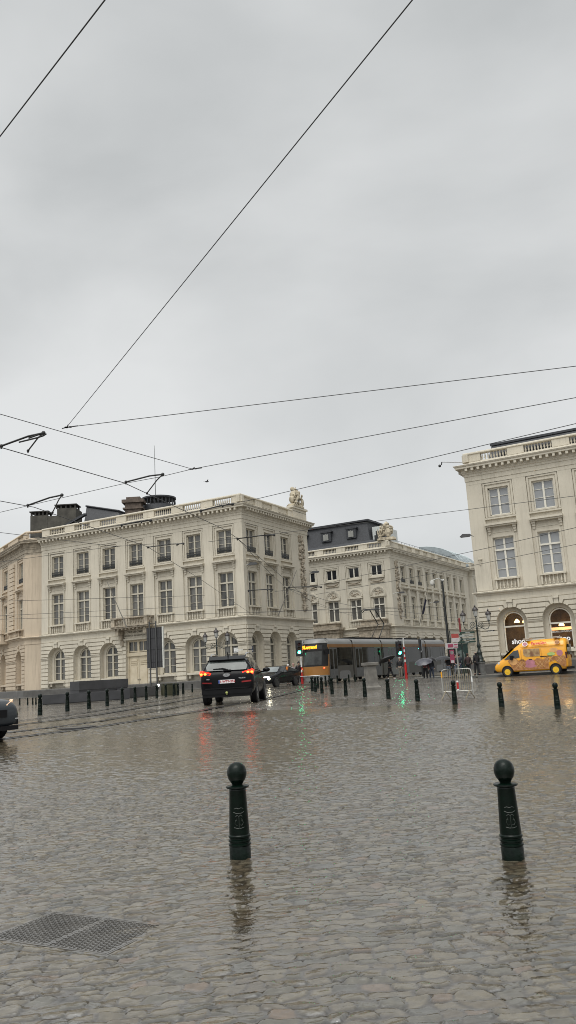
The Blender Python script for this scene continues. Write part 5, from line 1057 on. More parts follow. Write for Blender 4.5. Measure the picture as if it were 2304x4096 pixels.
# ---------------------------------------------------------------- bollards
M_GRN_=M('bollard_green',(.0018,.0065,.004),.22,var=.5,scale=14,bump=.25,spec=.2); M_GRW=M('worn_bollard_green',(.008,.016,.01),.4,var=.5,scale=6,tint=(.012,.016,.01))
def bollard_protos():
    b=MB(); b.lathe([(.092,-.1),(.092,.0),(.0915,.115),(.089,.12),(.097,.128),(.097,.14),(.088,.146),(.088,.154),(.096,.160),(.096,.172),(.087,.178),(.087,.186),(.095,.192),(.095,.204),(.086,.212),(.088,.222),(.072,.56),(.074,.565),(.071,.575),(.062,.578)],(0,0,0),28)
    d=MB(); d.lathe([(.062,.574),(.095,.580),(.101,.588),(.1,.596),(.088,.602),(.06,.604)],(0,0,0),28)
    k=MB(); k.lathe([(.045,.6),(.047,.612),(.058,.628),(.074,.65),(.084,.68),(.086,.70),(.084,.722),(.074,.75),(.055,.772),(.028,.785),(0,.788)],(0,0,0),24)
    e=MB(); r=.078
    def on(x,z,o=.0): a=x/r; rr=.0885-(z-.222)*.047+o; return (rr*math.sin(a),-rr*math.cos(a),z)
    for pts in ([(-.04,.42),(-.02,.428),(0,.42),(.02,.428),(.04,.42)],[(-.045,.395),(-.02,.385),(.02,.385),(.045,.395)],[(-.028,.36),(-.012,.372),(.0,.36),(.012,.372),(.028,.36)],[(-.02,.345),(-.034,.31),(-.02,.29),(0,.3),(.02,.29),(.034,.31),(.02,.345)],[(-.04,.275),(-.015,.268),(.015,.268),(.04,.275)],[(0,.365),(0,.27)],[(-.03,.33),(.03,.33)]):
        e.tube([on(x,z,.001) for x,z in pts],.0028,5)
    return b,d,k,e
b_,d_,k_,e_=bollard_protos()
o=b_.build('post',M_GRN_,smooth=35); mp1=o.data; bpy.data.objects.remove(o)
o=d_.build('collar',M_GRN_,smooth=35); mp2=o.data; bpy.data.objects.remove(o)
o=k_.build('ball_cap',M_GRN_,smooth=50); mp3=o.data; bpy.data.objects.remove(o)
o=e_.build('crest',M_GRW,smooth=60); mp4=o.data; bpy.data.objects.remove(o)
M_YS=M('worn_yellow_band',(.2,.16,.02),.5,var=.4)
def bollard(x,y,h,label,group,stripe=False,z=None,face=0,lean=0):
    t=thing('bollard',label,'bollard',(x,y,gh(x,y) if z is None else z),face,group); s=h/.788; t.scale=(s*.97,s*.97,s); t.rotation_euler=(lean,0,face)
    for n,m_ in(('post',mp1),('collar',mp2),('ball_cap',mp3),('crest',mp4)):
        q=bpy.data.objects.new(n,m_); COL.objects.link(q); q.parent=t
    if stripe: q=MB(); q.box(-.012,.012,-.092,-.084,.2,.55); q.rot=0; o=q.build('yellow_streak',M_YS,t); o.rotation_euler=(-.045,0,0)
    return t
bollard(-.52,6.55,.725,'nearest dark green ball-topped bollard left of centre, with its reflection in brown water','near bollards',face=.1)
bollard(1.43,6.02,.69,'near dark green ball-topped bollard at the right side of the foreground','near bollards',face=-.1)
GR='bollards in the right row'; GL='bollards in the left row'; GB='bollards clustered before the tram'; GF='low bollards by the far portal'
RIGHT=[(6.43,20.75,.67,'right row bollard nearest the right edge, in front of the yellow van',0),(5.41,22.25,.66,'right row bollard below the front wheel of the yellow van',0),(4.44,23.7,.68,'bollard standing before the crowd barrier',0),(3.65,25.54,.67,'bollard with yellow streak just left of the crowd barrier',1),(2.95,27.31,.66,'bollard with yellow streak, between the stone pedestal and the barrier',1),(2.31,28.93,.66,'bollard directly left of the stone pedestal foot',0),(1.75,30.77,.65,'second bollard left of the stone pedestal',0),(1.35,33.4,.68,'third bollard left of the stone pedestal',0),(1.01,35.84,.70,'fourth bollard left of the stone pedestal',0),(.8,39.0,.70,'fifth bollard left of the pedestal, before the tram front',0),(.68,41.1,.71,'last bollard of the right row, furthest left under the tram front',0)]
for x,y,h,l,s in RIGHT: bollard(x,y,h,l,GR,bool(s),face=-.2)
for i,(x,y,h) in enumerate([(1.12,46.86,.68),(1.72,51.6,.66),(2.03,53.4,.65),(2.79,58.5,.60),(3.77,61.1,.6),(4.36,63,.59)]):
    bollard(x,y,h,'small dark bollard in the cluster beside the tram front wheels',GB)
LEFT=[(-9.15,29.12,'left row bollard nearest the grey car'),(-8.82,31.39,'second bollard from the grey car in the left row'),(-8.44,33.12,'third bollard from the grey car, before the dark stone block'),(-8.28,35.6,'fourth bollard from the grey car, before the dark stone block'),(-8.18,38.19,'left row bollard at the right end of the low dark block'),(-8.02,40.37,'left row bollard just right of the low dark block'),(-8.03,43.4,'left row bollard left of the white ground lamp'),(-7.88,45.8,'left row bollard covering the olive cabinet left end'),(-7.75,48.1,'left row bollard right of the olive cabinet'),(-7.6,50.2,'bollard in the far clump at the end of the left row'),(-7.6,51.9,'bollard in the far clump at the end of the left row'),(-7.5,53.6,'bollard in the far clump at the end of the left row'),(-7.95,52.8,'bollard in the far clump at the end of the left row')]
for x,y,l in LEFT: bollard(x,y,.74,l,GL)
bollard(-7.8,60.5,.6,'single small bollard between the left clump and the black car','bollards beyond the left row',z=.45)
for x,y in((-16.69,49.25),(-16.0,48.6),(-15.7,48.6),(-15.39,48.22)): bollard(x,y,.43,'low dark bollard before the ochre palace portal',GF)
# ---------------------------------------------------------------- ornate lamps
M_LG=M('lamp_green_black',(.012,.02,.018),.35,var=.35,scale=5); M_LGL=M('frosted_lamp_glass',(.42,.42,.4),.15,var=.12,scale=4); M_LCAP=M('dark_copper_cap',(.035,.028,.028),.4,var=.3)
def lantern(par,x,y,z,s=1):
    q=MB(); q.lathe([(.02,-.25),(.05,-.2),(.03,-.12),(.1,-.04),(.13,0)],(x,y,z),8); f=q.build('lantern',M_LG,par,smooth=30)
    q=MB(); q.lathe([(.13,0),(.21,.5)],(x,y,z),6); q.build('lantern_glass',M_LGL,f)
    q=MB(); q.lathe([(.24,.5),(.27,.53),(.26,.6),(.2,.7),(.12,.78),(.06,.82),(.09,.88),(.05,.93),(.02,1.0),(0,1.02)],(x,y,z),12); q.build('lantern_cap',M_LCAP,f,smooth=35)
    q=MB()
    for i in range(6): a=2*PI*i/6; q.tube([(x+.13*math.cos(a),y+.13*math.sin(a),z),(x+.215*math.cos(a),y+.215*math.sin(a),z+.52)],.012,4)
    q.build('lantern_frame',M_LG,f)
def street_lamp(label,x,y,z,rz,sc_):
    t=thing('street_lamp',label,'street lamp',(x,y,z),rz,'ornate lamps with lanterns'); t.scale=(sc_,)*3
    q=MB(); q.lathe([(.46,0),(.46,.12),(.4,.16),(.38,.95),(.44,1.0),(.44,1.08)],(0,0,0),8); q.build('stone_base',M('lamp_granite',(.11,.11,.105),.5,var=.3,scale=4),t)
    q=MB(); q.lathe([(.4,1.08),(.42,1.14),(.36,1.22),(.3,1.3),(.31,1.4),(.24,1.5),(.2,1.75),(.23,1.85),(.22,1.92),(.15,2.0),(.12,2.25),(.17,2.4),(.18,2.5),(.12,2.62),(.085,2.9),(.075,3.9),(.1,3.94),(.1,4.0),(.06,4.05),(.055,4.45),(.09,4.5),(.07,4.56),(.05,4.7)],(0,0,0),12); q.build('pole',M_LG,t,smooth=40)
    lantern(t,0,0,4.95)
    for sg in(-1,1):
        q=MB(); q.tube([(sg*.06,0,4.15),(sg*.35,0,4.0),(sg*.7,0,3.82),(sg*1.0,0,3.88),(sg*1.12,0,4.1),(sg*1.12,0,4.35)],.035,6)
        q.tube([(sg*(.36+.22*math.cos(a)),0,4.24+.22*math.sin(a)) for a in [PI*i/8 for i in range(17)]],.025,5); q.tube([(sg*(.34+.1*math.cos(a)),0,4.24+.1*math.sin(a)) for a in [PI*i/6 for i in range(13)]],.025,5)
        q.tube([(sg*.1,0,3.9),(sg*.4,0,3.86),(sg*.62,0,4.06)],.022,5); q.ball((sg*1.12,0,4.3),(.06,.06,.05),8,5); q.build('arm',M_LG,t,smooth=60); lantern(t,sg*1.12,0,4.55)
    return t
street_lamp('ornate green lamp with three lanterns on a granite base, beside the yellow van',14.05,63,.4,.1,.90)
street_lamp('ornate lamp with three lanterns, its foot hidden behind the black car',-7.0,72.0,.5,-.05,.88)
# ---------------------------------------------------------------- signals
M_GLOW=M('lit_green_signal',(.1,1,.6),.3,emit=(.03,1,.42),es=40,var=0); M_OFFR=M('unlit_red_lens',(.06,.008,.008),.2); M_OFFA=M('unlit_amber_lens',(.06,.03,.005),.2)
M_RED=M('signal_red_paint',(.42,.014,.012),.3,var=.1); M_SW=M('signal_white_paint',(.7,.7,.68),.4,var=.08)
def signal(label,x,y,z,H,rz,headx,redlow,top,dark=False):
    M_RED,M_SW=(M_IRON,M_IRON) if dark else (globals()['M_RED'],globals()['M_SW'])
    t=thing('traffic_light',label,'traffic light',(x,y,z),rz,'traffic lights showing green'); q=MB()
    q.lathe([(.1,0),(.1,redlow),(.055,redlow+.02),(.055,redlow+.02)],(0,0,0),12); q.build('pole_base',M_RED,t,smooth=40)
    q=MB(); q.cur=0; zz=redlow; k=0
    while zz<top-.6: q.cur=k%2; q.lathe([(.055,0),(.055,.2)],(0,0,zz),10); zz+=.2; k+=1
    q.cur=1; q.lathe([(.055,0),(.055,top-zz),(.07,top-zz+.02),(.03,top-zz+.08)],(0,0,zz),10); q.build('pole',[M_RED,M_SW],t,smooth=40)
    q=MB(); q.box(headx-.17,headx+.17,-.14,.12,H-.5,H+.5); q.box(headx-.26,headx+.26,.0,.03,H-.62,H+.62); q.box(min(0,headx),max(0,headx),-.02,.02,H+.3,H+.34); q.box(min(0,headx),max(0,headx),-.02,.02,H-.34,H-.3); hd_=q.build('signal_head',M_BLACKP,t)
    for zc,m_,n in((H+.31,M_OFFR,'red_lens'),(H,M_OFFA,'amber_lens'),(H-.31,M_GLOW,'green_lens')):
        q=MB(); q.ball((headx,-.14,zc),(.115,.035,.115),14,8); q.build(n,m_,hd_,smooth=60)
        if dark: continue
        q=MB(); q.lathe([(.13,-.0),(.13,.2),(.12,.2),(.12,0)],(0,0,0),12,T=lambda a,b,c:(headx+a,-.14-c,zc+b),a0=R(-10),a1=R(190)); q.build('visor',M_BLACKP,hd_)
    return t
signal('red and white banded traffic light showing green, standing before the middle of the tram',8.69,66,.42,2.35,.15,-.42,1.1,3.1)
signal('added traffic light seen from behind left of the couple, for a green tram reflection',11.39,74.9,.4,2.8,R(-108),-.0,.9,2.1,True)  # added signal: its green lens is there only to reflect in the tram glass
signal('traffic light showing bright green at the left side of the tram front',.33,64,.5,2.75,.1,-.12,.7,2.0)
q=MB(); q.box(-.2,.2,-.15,.15,-.5,.5); q.box(-.3,.3,-.02,.02,-.62,.62); q.tube([(-.5,0,.4),(0,0,.4)],.03,5); q.tube([(0,0,-.5),(0,0,-2.6)],.045,6)
tag(q.build('signal_box',M_BLACKP,None,(.9,64.6,3.15)),'black rear of a signal head against the tram front','signal head')
# ---------------------------------------------------------------- pedestal, barrier, blocks
p=thing('pedestal','squat grey stone pedestal with wide cap, standing alone among the bollards','pedestal',(3.2,36.2,gh(3.2,36.2)),.3)
M_GST=M('grey_pedestal_stone',(.15,.14,.122),.45,var=.35,scale=4,bump=.3)
q=MB(); q.lathe([(.47,0),(.47,.11),(.44,.15),(.36,.18)],(0,0,0),4,a0=PI/4,a1=2*PI+PI/4); q.build('foot',M_GST,p)
q=MB(); q.lathe([(.36,.18),(.33,.3),(.29,1.0),(.3,1.03)],(0,0,0),4,a0=PI/4,a1=2*PI+PI/4); q.build('shaft',M_GST,p)
q=MB(); q.lathe([(.34,1.03),(.42,1.07),(.42,1.17),(.4,1.19)],(0,0,0),4,a0=PI/4,a1=2*PI+PI/4); q.build('cap',M_GST,p)
a=Vector((4.58,25.62)); b=Vector((5.2,24.95)); dd=(b-a).normalized(); rz=math.atan2(dd.y,dd.x)
a0=a+dd*.1
br_=thing('crowd_barrier','galvanised crowd barrier with yellow-taped left post, standing in shallow water','barrier',(4.55,26.1,gh(4.6,25.6)),R(-12))
M_GAL=M('galvanised_tube',(.42,.41,.38),.35,metal=.5,var=.25,scale=8); M_RUST=M('stained_galvanised',(.3,.25,.16),.5,metal=.2,var=.4,scale=5)
W_=.92; q=MB(); q.tube([(0,0,.1),(0,0,.83),(.03,0,.89),(.1,0,.92),(W_-.1,0,.92),(W_-.02,0,.89),(W_,0,.82),(W_,0,.1)],.021,8); q.tube([(0,0,.24),(W_,0,.24)],.015,6); q.build('frame',M_GAL,br_,smooth=60)
q=MB()
for i in range(14): x=W_*(i+1)/15; q.tube([(x,0,.24),(x,0,.91)],.0065,5)
q.build('bars',M_RUST,br_)
for x in(.08,W_-.1): q=MB(); q.tube([(x-.14,-.25,0),(x,0,.25),(x+.14,.25,0)],.014,6); q.build('leg',M_RUST,br_)
q=MB(); q.lathe([(.024,.68),(.024,.86)],(0,0,0),8); q.build('yellow_tape',M_YEL,br_); q=MB(); q.lathe([(.024,.5),(.024,.66)],(W_,0,0),8); q.build('tape',M_SW,br_)
q=MB(); q.box(.44,.50,-.02,-.01,.26,.56); st=q.build('sticker',M_RED,br_); q=MB(); q.box(.44,.50,-.024,-.02,.26,.3); q.box(.44,.50,-.024,-.02,.51,.56); q.build('sticker_end',M_SW,st)
M_BSL=M('dark_slate_block',(.045,.045,.048),.4,var=.3,scale=1.5,bump=.15); M_BSL2=M('wet_slate_side',(.055,.056,.06),.3,var=.3,scale=1.5)
def block(label,x0,y0,x1,y1,z0,z1,th,cat='stone block'):
    v=Vector((x1-x0,y1-y0)); o=MB(); L_=v.length; o.box(0,L_,0,th,z0,z1); o.box(.02,L_-.02,.05,th,z0-.25,z0-.002)
    return tag(o.build('stone_block',M_BSL,None,(x0,y0,.45),math.atan2(v.y,v.x)),label,cat,'dark stone blocks of the fountain')
block('long low dark stone block nearest the left bollard row',-14.39,46.2,-9.85,48.0,.04,.53,.9)
block('upper dark stone block stacked above the low block',-13.05,49,-10.75,52.0,.68,1.2,.9)
q=MB()
block('dark stone block reaching right to the white ground lamp',-10.46,51,-9.3,54.6,.04,.62,.9)
# ground lamps
for x,y,z in((-8.75,51.5,1.12),(-8.8,51.2,.66)):
    q=MB(); q.tube([(0,.05,-.25),(0,0,0)],.02,6); q.lathe([(.06,-.06),(.09,0),(.09,.05)],(0,0,0),10,T=lambda a,b,c:(a,-c,b)); l_=tag(q.build('ground_lamp',M_IRON,None,(x,y,z)),'small bright white lamp, '+('upper' if z>.9 else 'lower')+' of the pair beside the olive cabinet','lamp','white lamps by the cabinet')
    q=MB(); q.ball((0,-.06,0),(.085,.03,.085),10,6); q.build('bulb',M('lit_white_bulb',(1,1,1),.3,emit=(1,1,.86),es=4,var=0),l_)
q=MB(); q.box(-.5,.5,-.25,.25,.05,.7); q.box(-.53,.53,-.28,.28,.7,.74); q.box(-.48,.48,-.24,.24,0,.05); q.box(-.01,.01,-.262,-.25,.08,.66)
tag(q.build('utility_cabinet',M('olive_cabinet',(.045,.045,.02),.5,var=.3,scale=3),None,(-8.35,53.3,.45),.4),'low olive utility cabinet behind the left bollard row','cabinet')
# tall board seen from behind
bo=thing('billboard','tall dark ribbed billboard seen from behind on two slim posts, before the palace door','billboard',(-12.45,72,.5),-.28)
q=MB(); q.box(-.75,.75,-.08,.06,2.05,5.55)
q.build('panel',M('dark_ribbed_back',(.04,.04,.043),.5,var=.25,scale=2),bo); q=MB()
for z in(2.05,2.5,3.6,4.6,5.5): q.box(-.76,.76,-.1,-.08,z,z+.05)
for x in(-.55,-.35,-.15,.05,.25,.45,.62): q.box(x-.012,x+.012,-.095,-.08,2.1,5.5)
q.build('ribs',M_BLACKP,bo)
q=MB(); q.box(.75,.84,-.1,.14,2.0,5.6); q.build('frame_edge',M('pale_frame',(.6,.6,.56),.4),bo)
for x in(-.42,.2): q=MB(); q.box(x-.05,x+.05,-.2,-.1,0,6.1); q.build('post',M('grey_post',(.07,.07,.07),.4,metal=.3),bo)
q=MB(); 
for z in(.7,2.0,5.9): q.box(-.42,.2,-.17,-.13,z,z+.06)
q.build('brace',M_IRON,bo)
# ---------------------------------------------------------------- poles and signs
def pole(name,label,cat,pts,rad,mat,**k):
    b0=Vector(pts[0]); q=MB(); q.tube([tuple(Vector(p)-b0) for p in pts],rad,8); return tag(q.build(name,mat,None,tuple(b0),smooth=50),label,cat,**k)
tp=pole('camera_pole','tall black pole with white dome camera on top, right of the tram tail','pole',[(13.07,70,.4),(13.05,70,3.2),(13.03,70,8.6)],[.16,.12,.08],M_IRON)
q=MB(); q.tube([(0,0,8.1),(-.4,-.1,8.3),(-.9,-.2,8.15)],.045,6); q.tube([(-.1,0,8.1),(.1,0,8.1)],.12,6); q.build('camera_arm',M('white_bracket',(.5,.5,.48),.4),tp,smooth=60)
q=MB(); q.lathe([(.05,.2),(.2,.15),(.21,.0),(.2,-.12)],(-.95,-.2,7.95),12); q.ball((-.95,-.2,7.83),.17,10,6); q.build('dome_camera',M('white_camera',(.55,.54,.5),.4,var=.15),tp,smooth=50)
def flagpole(label,p0,p1,flag=None):
    o=pole('flagpole',label,'flagpole',[p0,p1],[.05,.03],M('pole_grey',(.22,.21,.19),.5),group='slanted flagpoles on the palaces')
    if flag:
        d=Vector(p1)-Vector(p0); q=MB(); vs=[]
        for i in range(8):
            for j in range(5):
                a=d*(.32+.36*i/7); vs.append((a.x+.11*math.sin(j*1.8+i*.4)*(j>0),a.y-.06*j+.08*math.sin(i+j),a.z-.13*j*(1-.4*abs(i-3.5)/3.5)-.1*(j/4)*i/7))
        q.add(vs,[(i*5+j,i*5+j+1,(i+1)*5+j+1,(i+1)*5+j) for i in range(7) for j in range(4)]); q.build('flag',M('furled_navy_flag',(.03,.035,.09),.8,var=.4,scale=3),o,smooth=80)
flagpole('thin slanted flagpole rising from the door balcony of the central palace',(-16.55,79.9,6.75),(-18.25,79.2,11.25)); flagpole('slanted flagpole on the right-hand side of the central palace',(-1.6,80.1,7.0),(.5,79.3,11.3))

flagpole('slanted flagpole with a furled navy flag on the palace behind the tram',(18.1,118.0,7.2),(17.9,106.0,11.8),True)
# floodlights and road lamps
def flood(label,x,y,z,rz,sg,arm=1.2):
    q=MB(); q.tube([(0,0,0),(sg*-arm*.5,0,.12),(sg*-arm,0,.1)],.04,6); o=tag(q.build('floodlight',M('lamp_arm',(.3,.3,.28),.4,metal=.3),None,(x,y,z),rz),label,'street light','arm lamps over the streets')
    q=MB(); q.extr([(-.5,-.06),(-.3,.12),(.35,.1),(.5,0),(.4,-.1),(-.35,-.14)],lambda p,yy:(sg*-(arm+.3)+p[0]*.9,yy,.12+p[1]),-.17,.17); q.build('lamp_head',M('lamp_head_grey',(.07,.07,.072),.35),o)
flood('grey road lamp head sticking out left of the right palace',14.75,63.9,11.25,0,1,.35); flood('floodlight on the corner wall of the central palace',-4.2,75.2,11.55,0,-1,.3)
flood('floodlight before the upper window of the palace behind the tram',1.95,86.9,11.85,0,-1,.3); flood('floodlight over the relief strip of the palace behind the tram',13.6,109.4,11.1,0,-1,.8); flood('floodlight halfway along the receding palace side',20.0,119.5,10.3,0,-1,.8)
# fingerpost
fp=thing('fingerpost','red-topped pole carrying two tiers of dark green direction signs','signpost',(12.55,62,.4),.05)
q=MB(); q.lathe([(.07,0),(.06,3.3)],(0,0,0),10); q.build('pole',M_LG,fp); q=MB(); q.lathe([(.075,3.3),(.075,4.3),(.04,4.36)],(.0,0,0),10); q.build('red_top',M('dull_red_paint',(.16,.018,.018),.5),fp)
M_GS=M('green_sign',(.01,.035,.025),.35,var=.2); M_GY=M('grey_sign',(.3,.32,.3),.4,var=.2)
for x0,x1,z,m_,tx in((-.05,1.1,3.22,M_GS,'MUSEES'),(-.1,.95,3.0,M_GY,'SABLON'),(-.1,1.1,2.72,M_GS,'GARE CENTRALE'),(-.75,.1,3.1,M_GS,'PALAIS'),(-.75,.05,2.75,M_GY,'PARC'),(-.3,1.1,2.52,M_GS,'JUSTICE')):
    q=MB(); q.extr([(x0,z-.07),(x1-.1,z-.07),(x1,z),(x1-.1,z+.07),(x0,z+.07)],lambda p,y:(p[0],y,p[1]),-.1,-.07); s_=q.build('sign_blade',m_,fp); 
    text(tx,.1,M_SW if m_ is M_GS else M_INK,s_,((x0+x1)/2,-.104,z),(PI/2,0,0),'lettering',.002)
# stop signs
bs=thing('bus_stop_sign','bus stop sign with pink and white panels beside the black camera pole','sign',(11.35,60,.36),.05)
M_PK=M('pink_panel',(.25,.03,.07),.4,var=.2); M_WP=M('white_panel',(.4,.37,.37),.4,var=.15)
q=MB(); q.lathe([(.04,0),(.04,3.4)],(.0,0,0),8); q.build('pole',M_IRON,bs)
for nm,x0,x1,z0,z1,m_ in(('panel',.08,.62,2.85,3.15,M('red_panel',(.3,.05,.04),.4)),('panel',.08,.62,2.55,2.85,M_WP),('panel',-.42,.5,2.1,2.5,M_WP),('panel',-.16,.16,1.05,2.0,M_PK)):
    q=MB(); q.box(x0,x1,-.08,-.05,z0,z1); pn_=q.build(nm,m_,bs)
    if z0==2.1:
        q=MB(); q.box(-.25,.15,-.085,-.08,2.18,2.42); q.box(.2,.48,-.085,-.08,2.15,2.22); q.box(.2,.48,-.085,-.08,2.32,2.4); q.build('pink_mark',M_PK,pn_)
    if z0==1.05:
        q=MB(); q.lathe([(0,0),(.13,0)],(0,0,0),14,T=lambda a,b,c:(a,-.085,1.8+b)); q.build('white_disc',M_WP,pn_); q=MB(); q.box(-.12,.12,-.085,-.08,1.07,1.25); q.build('white_mark',M_WP,pn_)
pole('sign_pole','plain pale grey pole between the stop sign and the green kiosk','pole',[(11.95,61,.38),(11.9,61,2.9)],[.07,.06],M('pale_pole',(.28,.28,.25),.5))
ks=thing('information_board','tall dark green information board with a pale map, behind the barrier','information board',(13.1,65.5,.4),0)
q=MB(); q.box(-.6,.6,-.08,.08,.15,2.4); q.box(-.66,.66,-.12,.12,2.4,2.5); q.box(-.6,-.5,-.05,.05,0,.15); q.box(.5,.6,-.05,.05,0,.15); q.build('frame',M('kiosk_green',(.012,.035,.03),.35,var=.2),ks); q=MB(); q.lathe([(0,0),(.33,0),(.33,.01),(0,.01)],(0,0,0),9,T=lambda a,b,c:(a,-.085-c,1.5+b*1.5)); q.build('map',M('pale_map',(.14,.17,.16),.4,var=.4,scale=6),ks)
q=MB(); q.box(-.3,.3,-.1,.1,.3,2.1); q.box(-.02,.02,-.03,.03,0,.3); tag(q.build('notice_board',M_MASK,None,(12.35,65.2,.4)),'narrow dark notice board left of the green information board','notice board')
# ---------------------------------------------------------------- people
def skin(name,J,E_,mat,par):
    me=bpy.data.meshes.new(name); ks_=list(J); ix={k:i for i,k in enumerate(ks_)}
    me.from_pydata([J[k][:3] for k in ks_],[(ix[a],ix[b]) for a,b in E_],[]); o=bpy.data.objects.new(name,me); COL.objects.link(o)
    o.modifiers.new('k','SKIN'); sv=me.skin_vertices[0].data
    for k in ks_: r_=J[k][3]; sv[ix[k]].radius=(r_,r_*(J[k][4] if len(J[k])>4 else 1))
    sv[0].use_root=True; s_=o.modifiers.new('s','SUBSURF'); s_.levels=1; s_.render_levels=1
    bpy.context.view_layer.update(); m2_=bpy.data.meshes.new_from_object(o.evaluated_get(bpy.context.evaluated_depsgraph_get()))
    bpy.data.objects.remove(o); m2_.materials.clear(); m2_.materials.append(mat)
    for p_ in m2_.polygons: p_.use_smooth=True
    q=bpy.data.objects.new(name,m2_); COL.objects.link(q); q.parent=par; return q
M_SKN=M('skin',(.45,.27,.2),.6,var=.1)
def person(label,x,y,z,rz,jac,tro,hair,H=1.72,stride=0.,arms=('down','down'),coat=.98,hood=None,shoes=None,group=None):
    t=thing('person',label,'person',(x,y,z),rz,group or 'people in the wet square'); s=H/1.75; t.scale=(s,s,s)
    st=stride
    J={'pel':(0,0,.96,.125,.8),'che':(0,0,1.3,.15,.7),'nek':(0,.01,1.48,.055),'chin':(0,-.015,1.56,.07),'head':(0,-.01,1.65,.095,1.1),'top':(0,.0,1.71,.06)}
    E_=[('pel','che'),('che','nek'),('nek','chin'),('chin','head'),('head','top')]; JJ={}; EJ=[]
    for sg,n,ar in((-1,'r',arms[0]),(1,'l',arms[1])):
        k=sg*st
        J.update({n+'hip':(sg*.09,0,.9,.095),n+'kne':(sg*.1,-k*.5-.02,.5,.06),n+'ank':(sg*.1,-k+.03*abs(st),.09,.042),n+'toe':(sg*.11,-k-.14,.045,.035)})
        E_+=[('pel',n+'hip'),(n+'hip',n+'kne'),(n+'kne',n+'ank'),(n+'ank',n+'toe')]
        sh=(sg*.19,0,1.42,.055)
        if ar=='up': el,ha=(sg*.26,-.1,1.2,.042),(sg*.12,-.24,1.38,.032)
        elif ar=='hold': el,ha=(sg*.28,-.02,1.16,.042),(sg*.14,-.2,1.1,.032)
        else: el,ha=(sg*.27,.02,1.14,.042),(sg*.27,-.08,.88,.03)
        J.update({n+'sho':sh,n+'elb':el,n+'wri':ha}); v=Vector(ha[:3])-Vector(el[:3]); v=v.normalized()*.08
        J[n+'han']=(ha[0]+v.x,ha[1]+v.y,ha[2]+v.z,.03); J[n+'thu']=(ha[0]+v.x*.5-sg*.035,ha[1]+v.y*.5-.01,ha[2]+v.z*.5,.011)
        E_+=[('che',n+'sho'),(n+'sho',n+'elb'),(n+'elb',n+'wri'),(n+'wri',n+'han'),(n+'wri',n+'thu')]
    body=skin('body',J,E_,M_SKN,t)
    g=lambda k,r,dz=0,a=1: (J[k][0],J[k][1],J[k][2]+dz,r,a)
    JA={'b':g('pel',.155,-(.98-coat)*1.0-.02,.85),'p':g('pel',.16,.1,.8),'c':g('che',.185,0,.72),'n':g('nek',.075,-.01)}
    EA=[('b','p'),('p','c'),('c','n')]
    for n in'rl': JA.update({n+'s':g(n+'sho',.085),n+'e':g(n+'elb',.065),n+'w':g(n+'wri',.05)}); EA+=[('c',n+'s'),(n+'s',n+'e'),(n+'e',n+'w')]
    if hood: JA['h0']=(0,.05,1.58,.11); JA['h1']=(0,.04,1.69,.12); EA+=[('n','h0'),('h0','h1')]
    skin('jacket',JA,EA,jac,t)
    JT={'p':g('pel',.14,0,.8)}; ET=[]
    for n in'rl': JT.update({n+'h':g(n+'hip',.108),n+'k':g(n+'kne',.08),n+'a':(J[n+'ank'][0],J[n+'ank'][1],.12,.065)}); ET+=[('p',n+'h'),(n+'h',n+'k'),(n+'k',n+'a')]
    skin('trousers',JT,ET,tro,t)
    for n in'rl': q=MB(); a_=J[n+'ank']; q.ball((a_[0],a_[1]-.06,.045),(.05,.13,.055),10,6); q.build('shoe',shoes or M_TRIM,t,smooth=60)
    if hair and not hood:
        q=MB(); q.ball((0,.03,1.68),(.105,.115,.11),12,8); q.build('hair',hair,t,smooth=60)
        for sg in(-1,1): q=MB(); q.ball((sg*.035,-.1,1.66),(.012,.008,.01),6,4); q.build('eye',M_TRIM,t)
    return t
def umbrella(label,x,y,z,mat,tilt=(0,0),r=.52):
    t=thing('umbrella',label,'umbrella',(x,y,z),0,'open umbrellas'); t.rotation_euler=(tilt[0],tilt[1],0)
    q=MB(); vs=[(0,0,.26)]; n=8
    for j in range(1,6):
        f=j/5
        for i in range(n*2):
            a=PI*i/n; sc_=1-(.07*f if i%2 else 0); vs.append((r*f*sc_*math.cos(a),r*f*sc_*math.sin(a),.26-.26*f**2+(.02*f if i%2 else 0)))
    fs=[(0,1+i,1+(i+1)%(2*n)) for i in range(2*n)]+[(1+j*2*n+i,1+(j+1)*2*n+i,1+(j+1)*2*n+(i+1)%(2*n),1+j*2*n+(i+1)%(2*n)) for j in range(4) for i in range(2*n)]
    q.add(vs,fs); q.build('canopy',mat,t,smooth=70)
    q=MB(); q.tube([(0,0,.32),(0,0,-.62)],.009,5); q.build('shaft',M_CHR,t); q=MB(); q.tube([(0,0,-.6),(0,0,-.7),(.03,0,-.73),(.06,0,-.7)],.013,5); q.build('handle',M_TRIM,t)
    q=MB()
    for i in range(n): a=2*PI*i/n; q.tube([(0,0,.2),(r*.55*math.cos(a),r*.55*math.sin(a),.17),(r*.97*math.cos(a),r*.97*math.sin(a),.0)],.004,3)
    q.build('ribs',M_IRON,t); return t
M_BJ=M('black_jacket',(.012,.012,.015),.75,var=.4); M_NVJ=M('navy_jacket',(.02,.025,.035),.75,var=.3); M_MRJ=M('maroon_jacket',(.09,.015,.02),.75,var=.4); M_JN=M('blue_jeans',(.05,.06,.09),.85,var=.3); M_LJN=M('pale_jeans',(.2,.23,.28),.85,var=.4,scale=10); M_GTR=M('grey_trousers',(.19,.17,.14),.85,var=.2); M_BTR=M('black_trousers',(.012,.012,.014),.8)
M_BRH=M('brown_hair',(.05,.022,.012),.6,var=.3); M_BLH=M('black_hair',(.012,.01,.01),.5); M_GYH=M('grey_beanie',(.3,.3,.29),.85,var=.2); M_WSH=M('white_shoes',(.6,.6,.58),.5); M_BNJ=M('dark_brown_coat',(.05,.028,.028),.8,var=.3); M_PKH=M('pink_beanie',(.33,.19,.17),.8,var=.3)
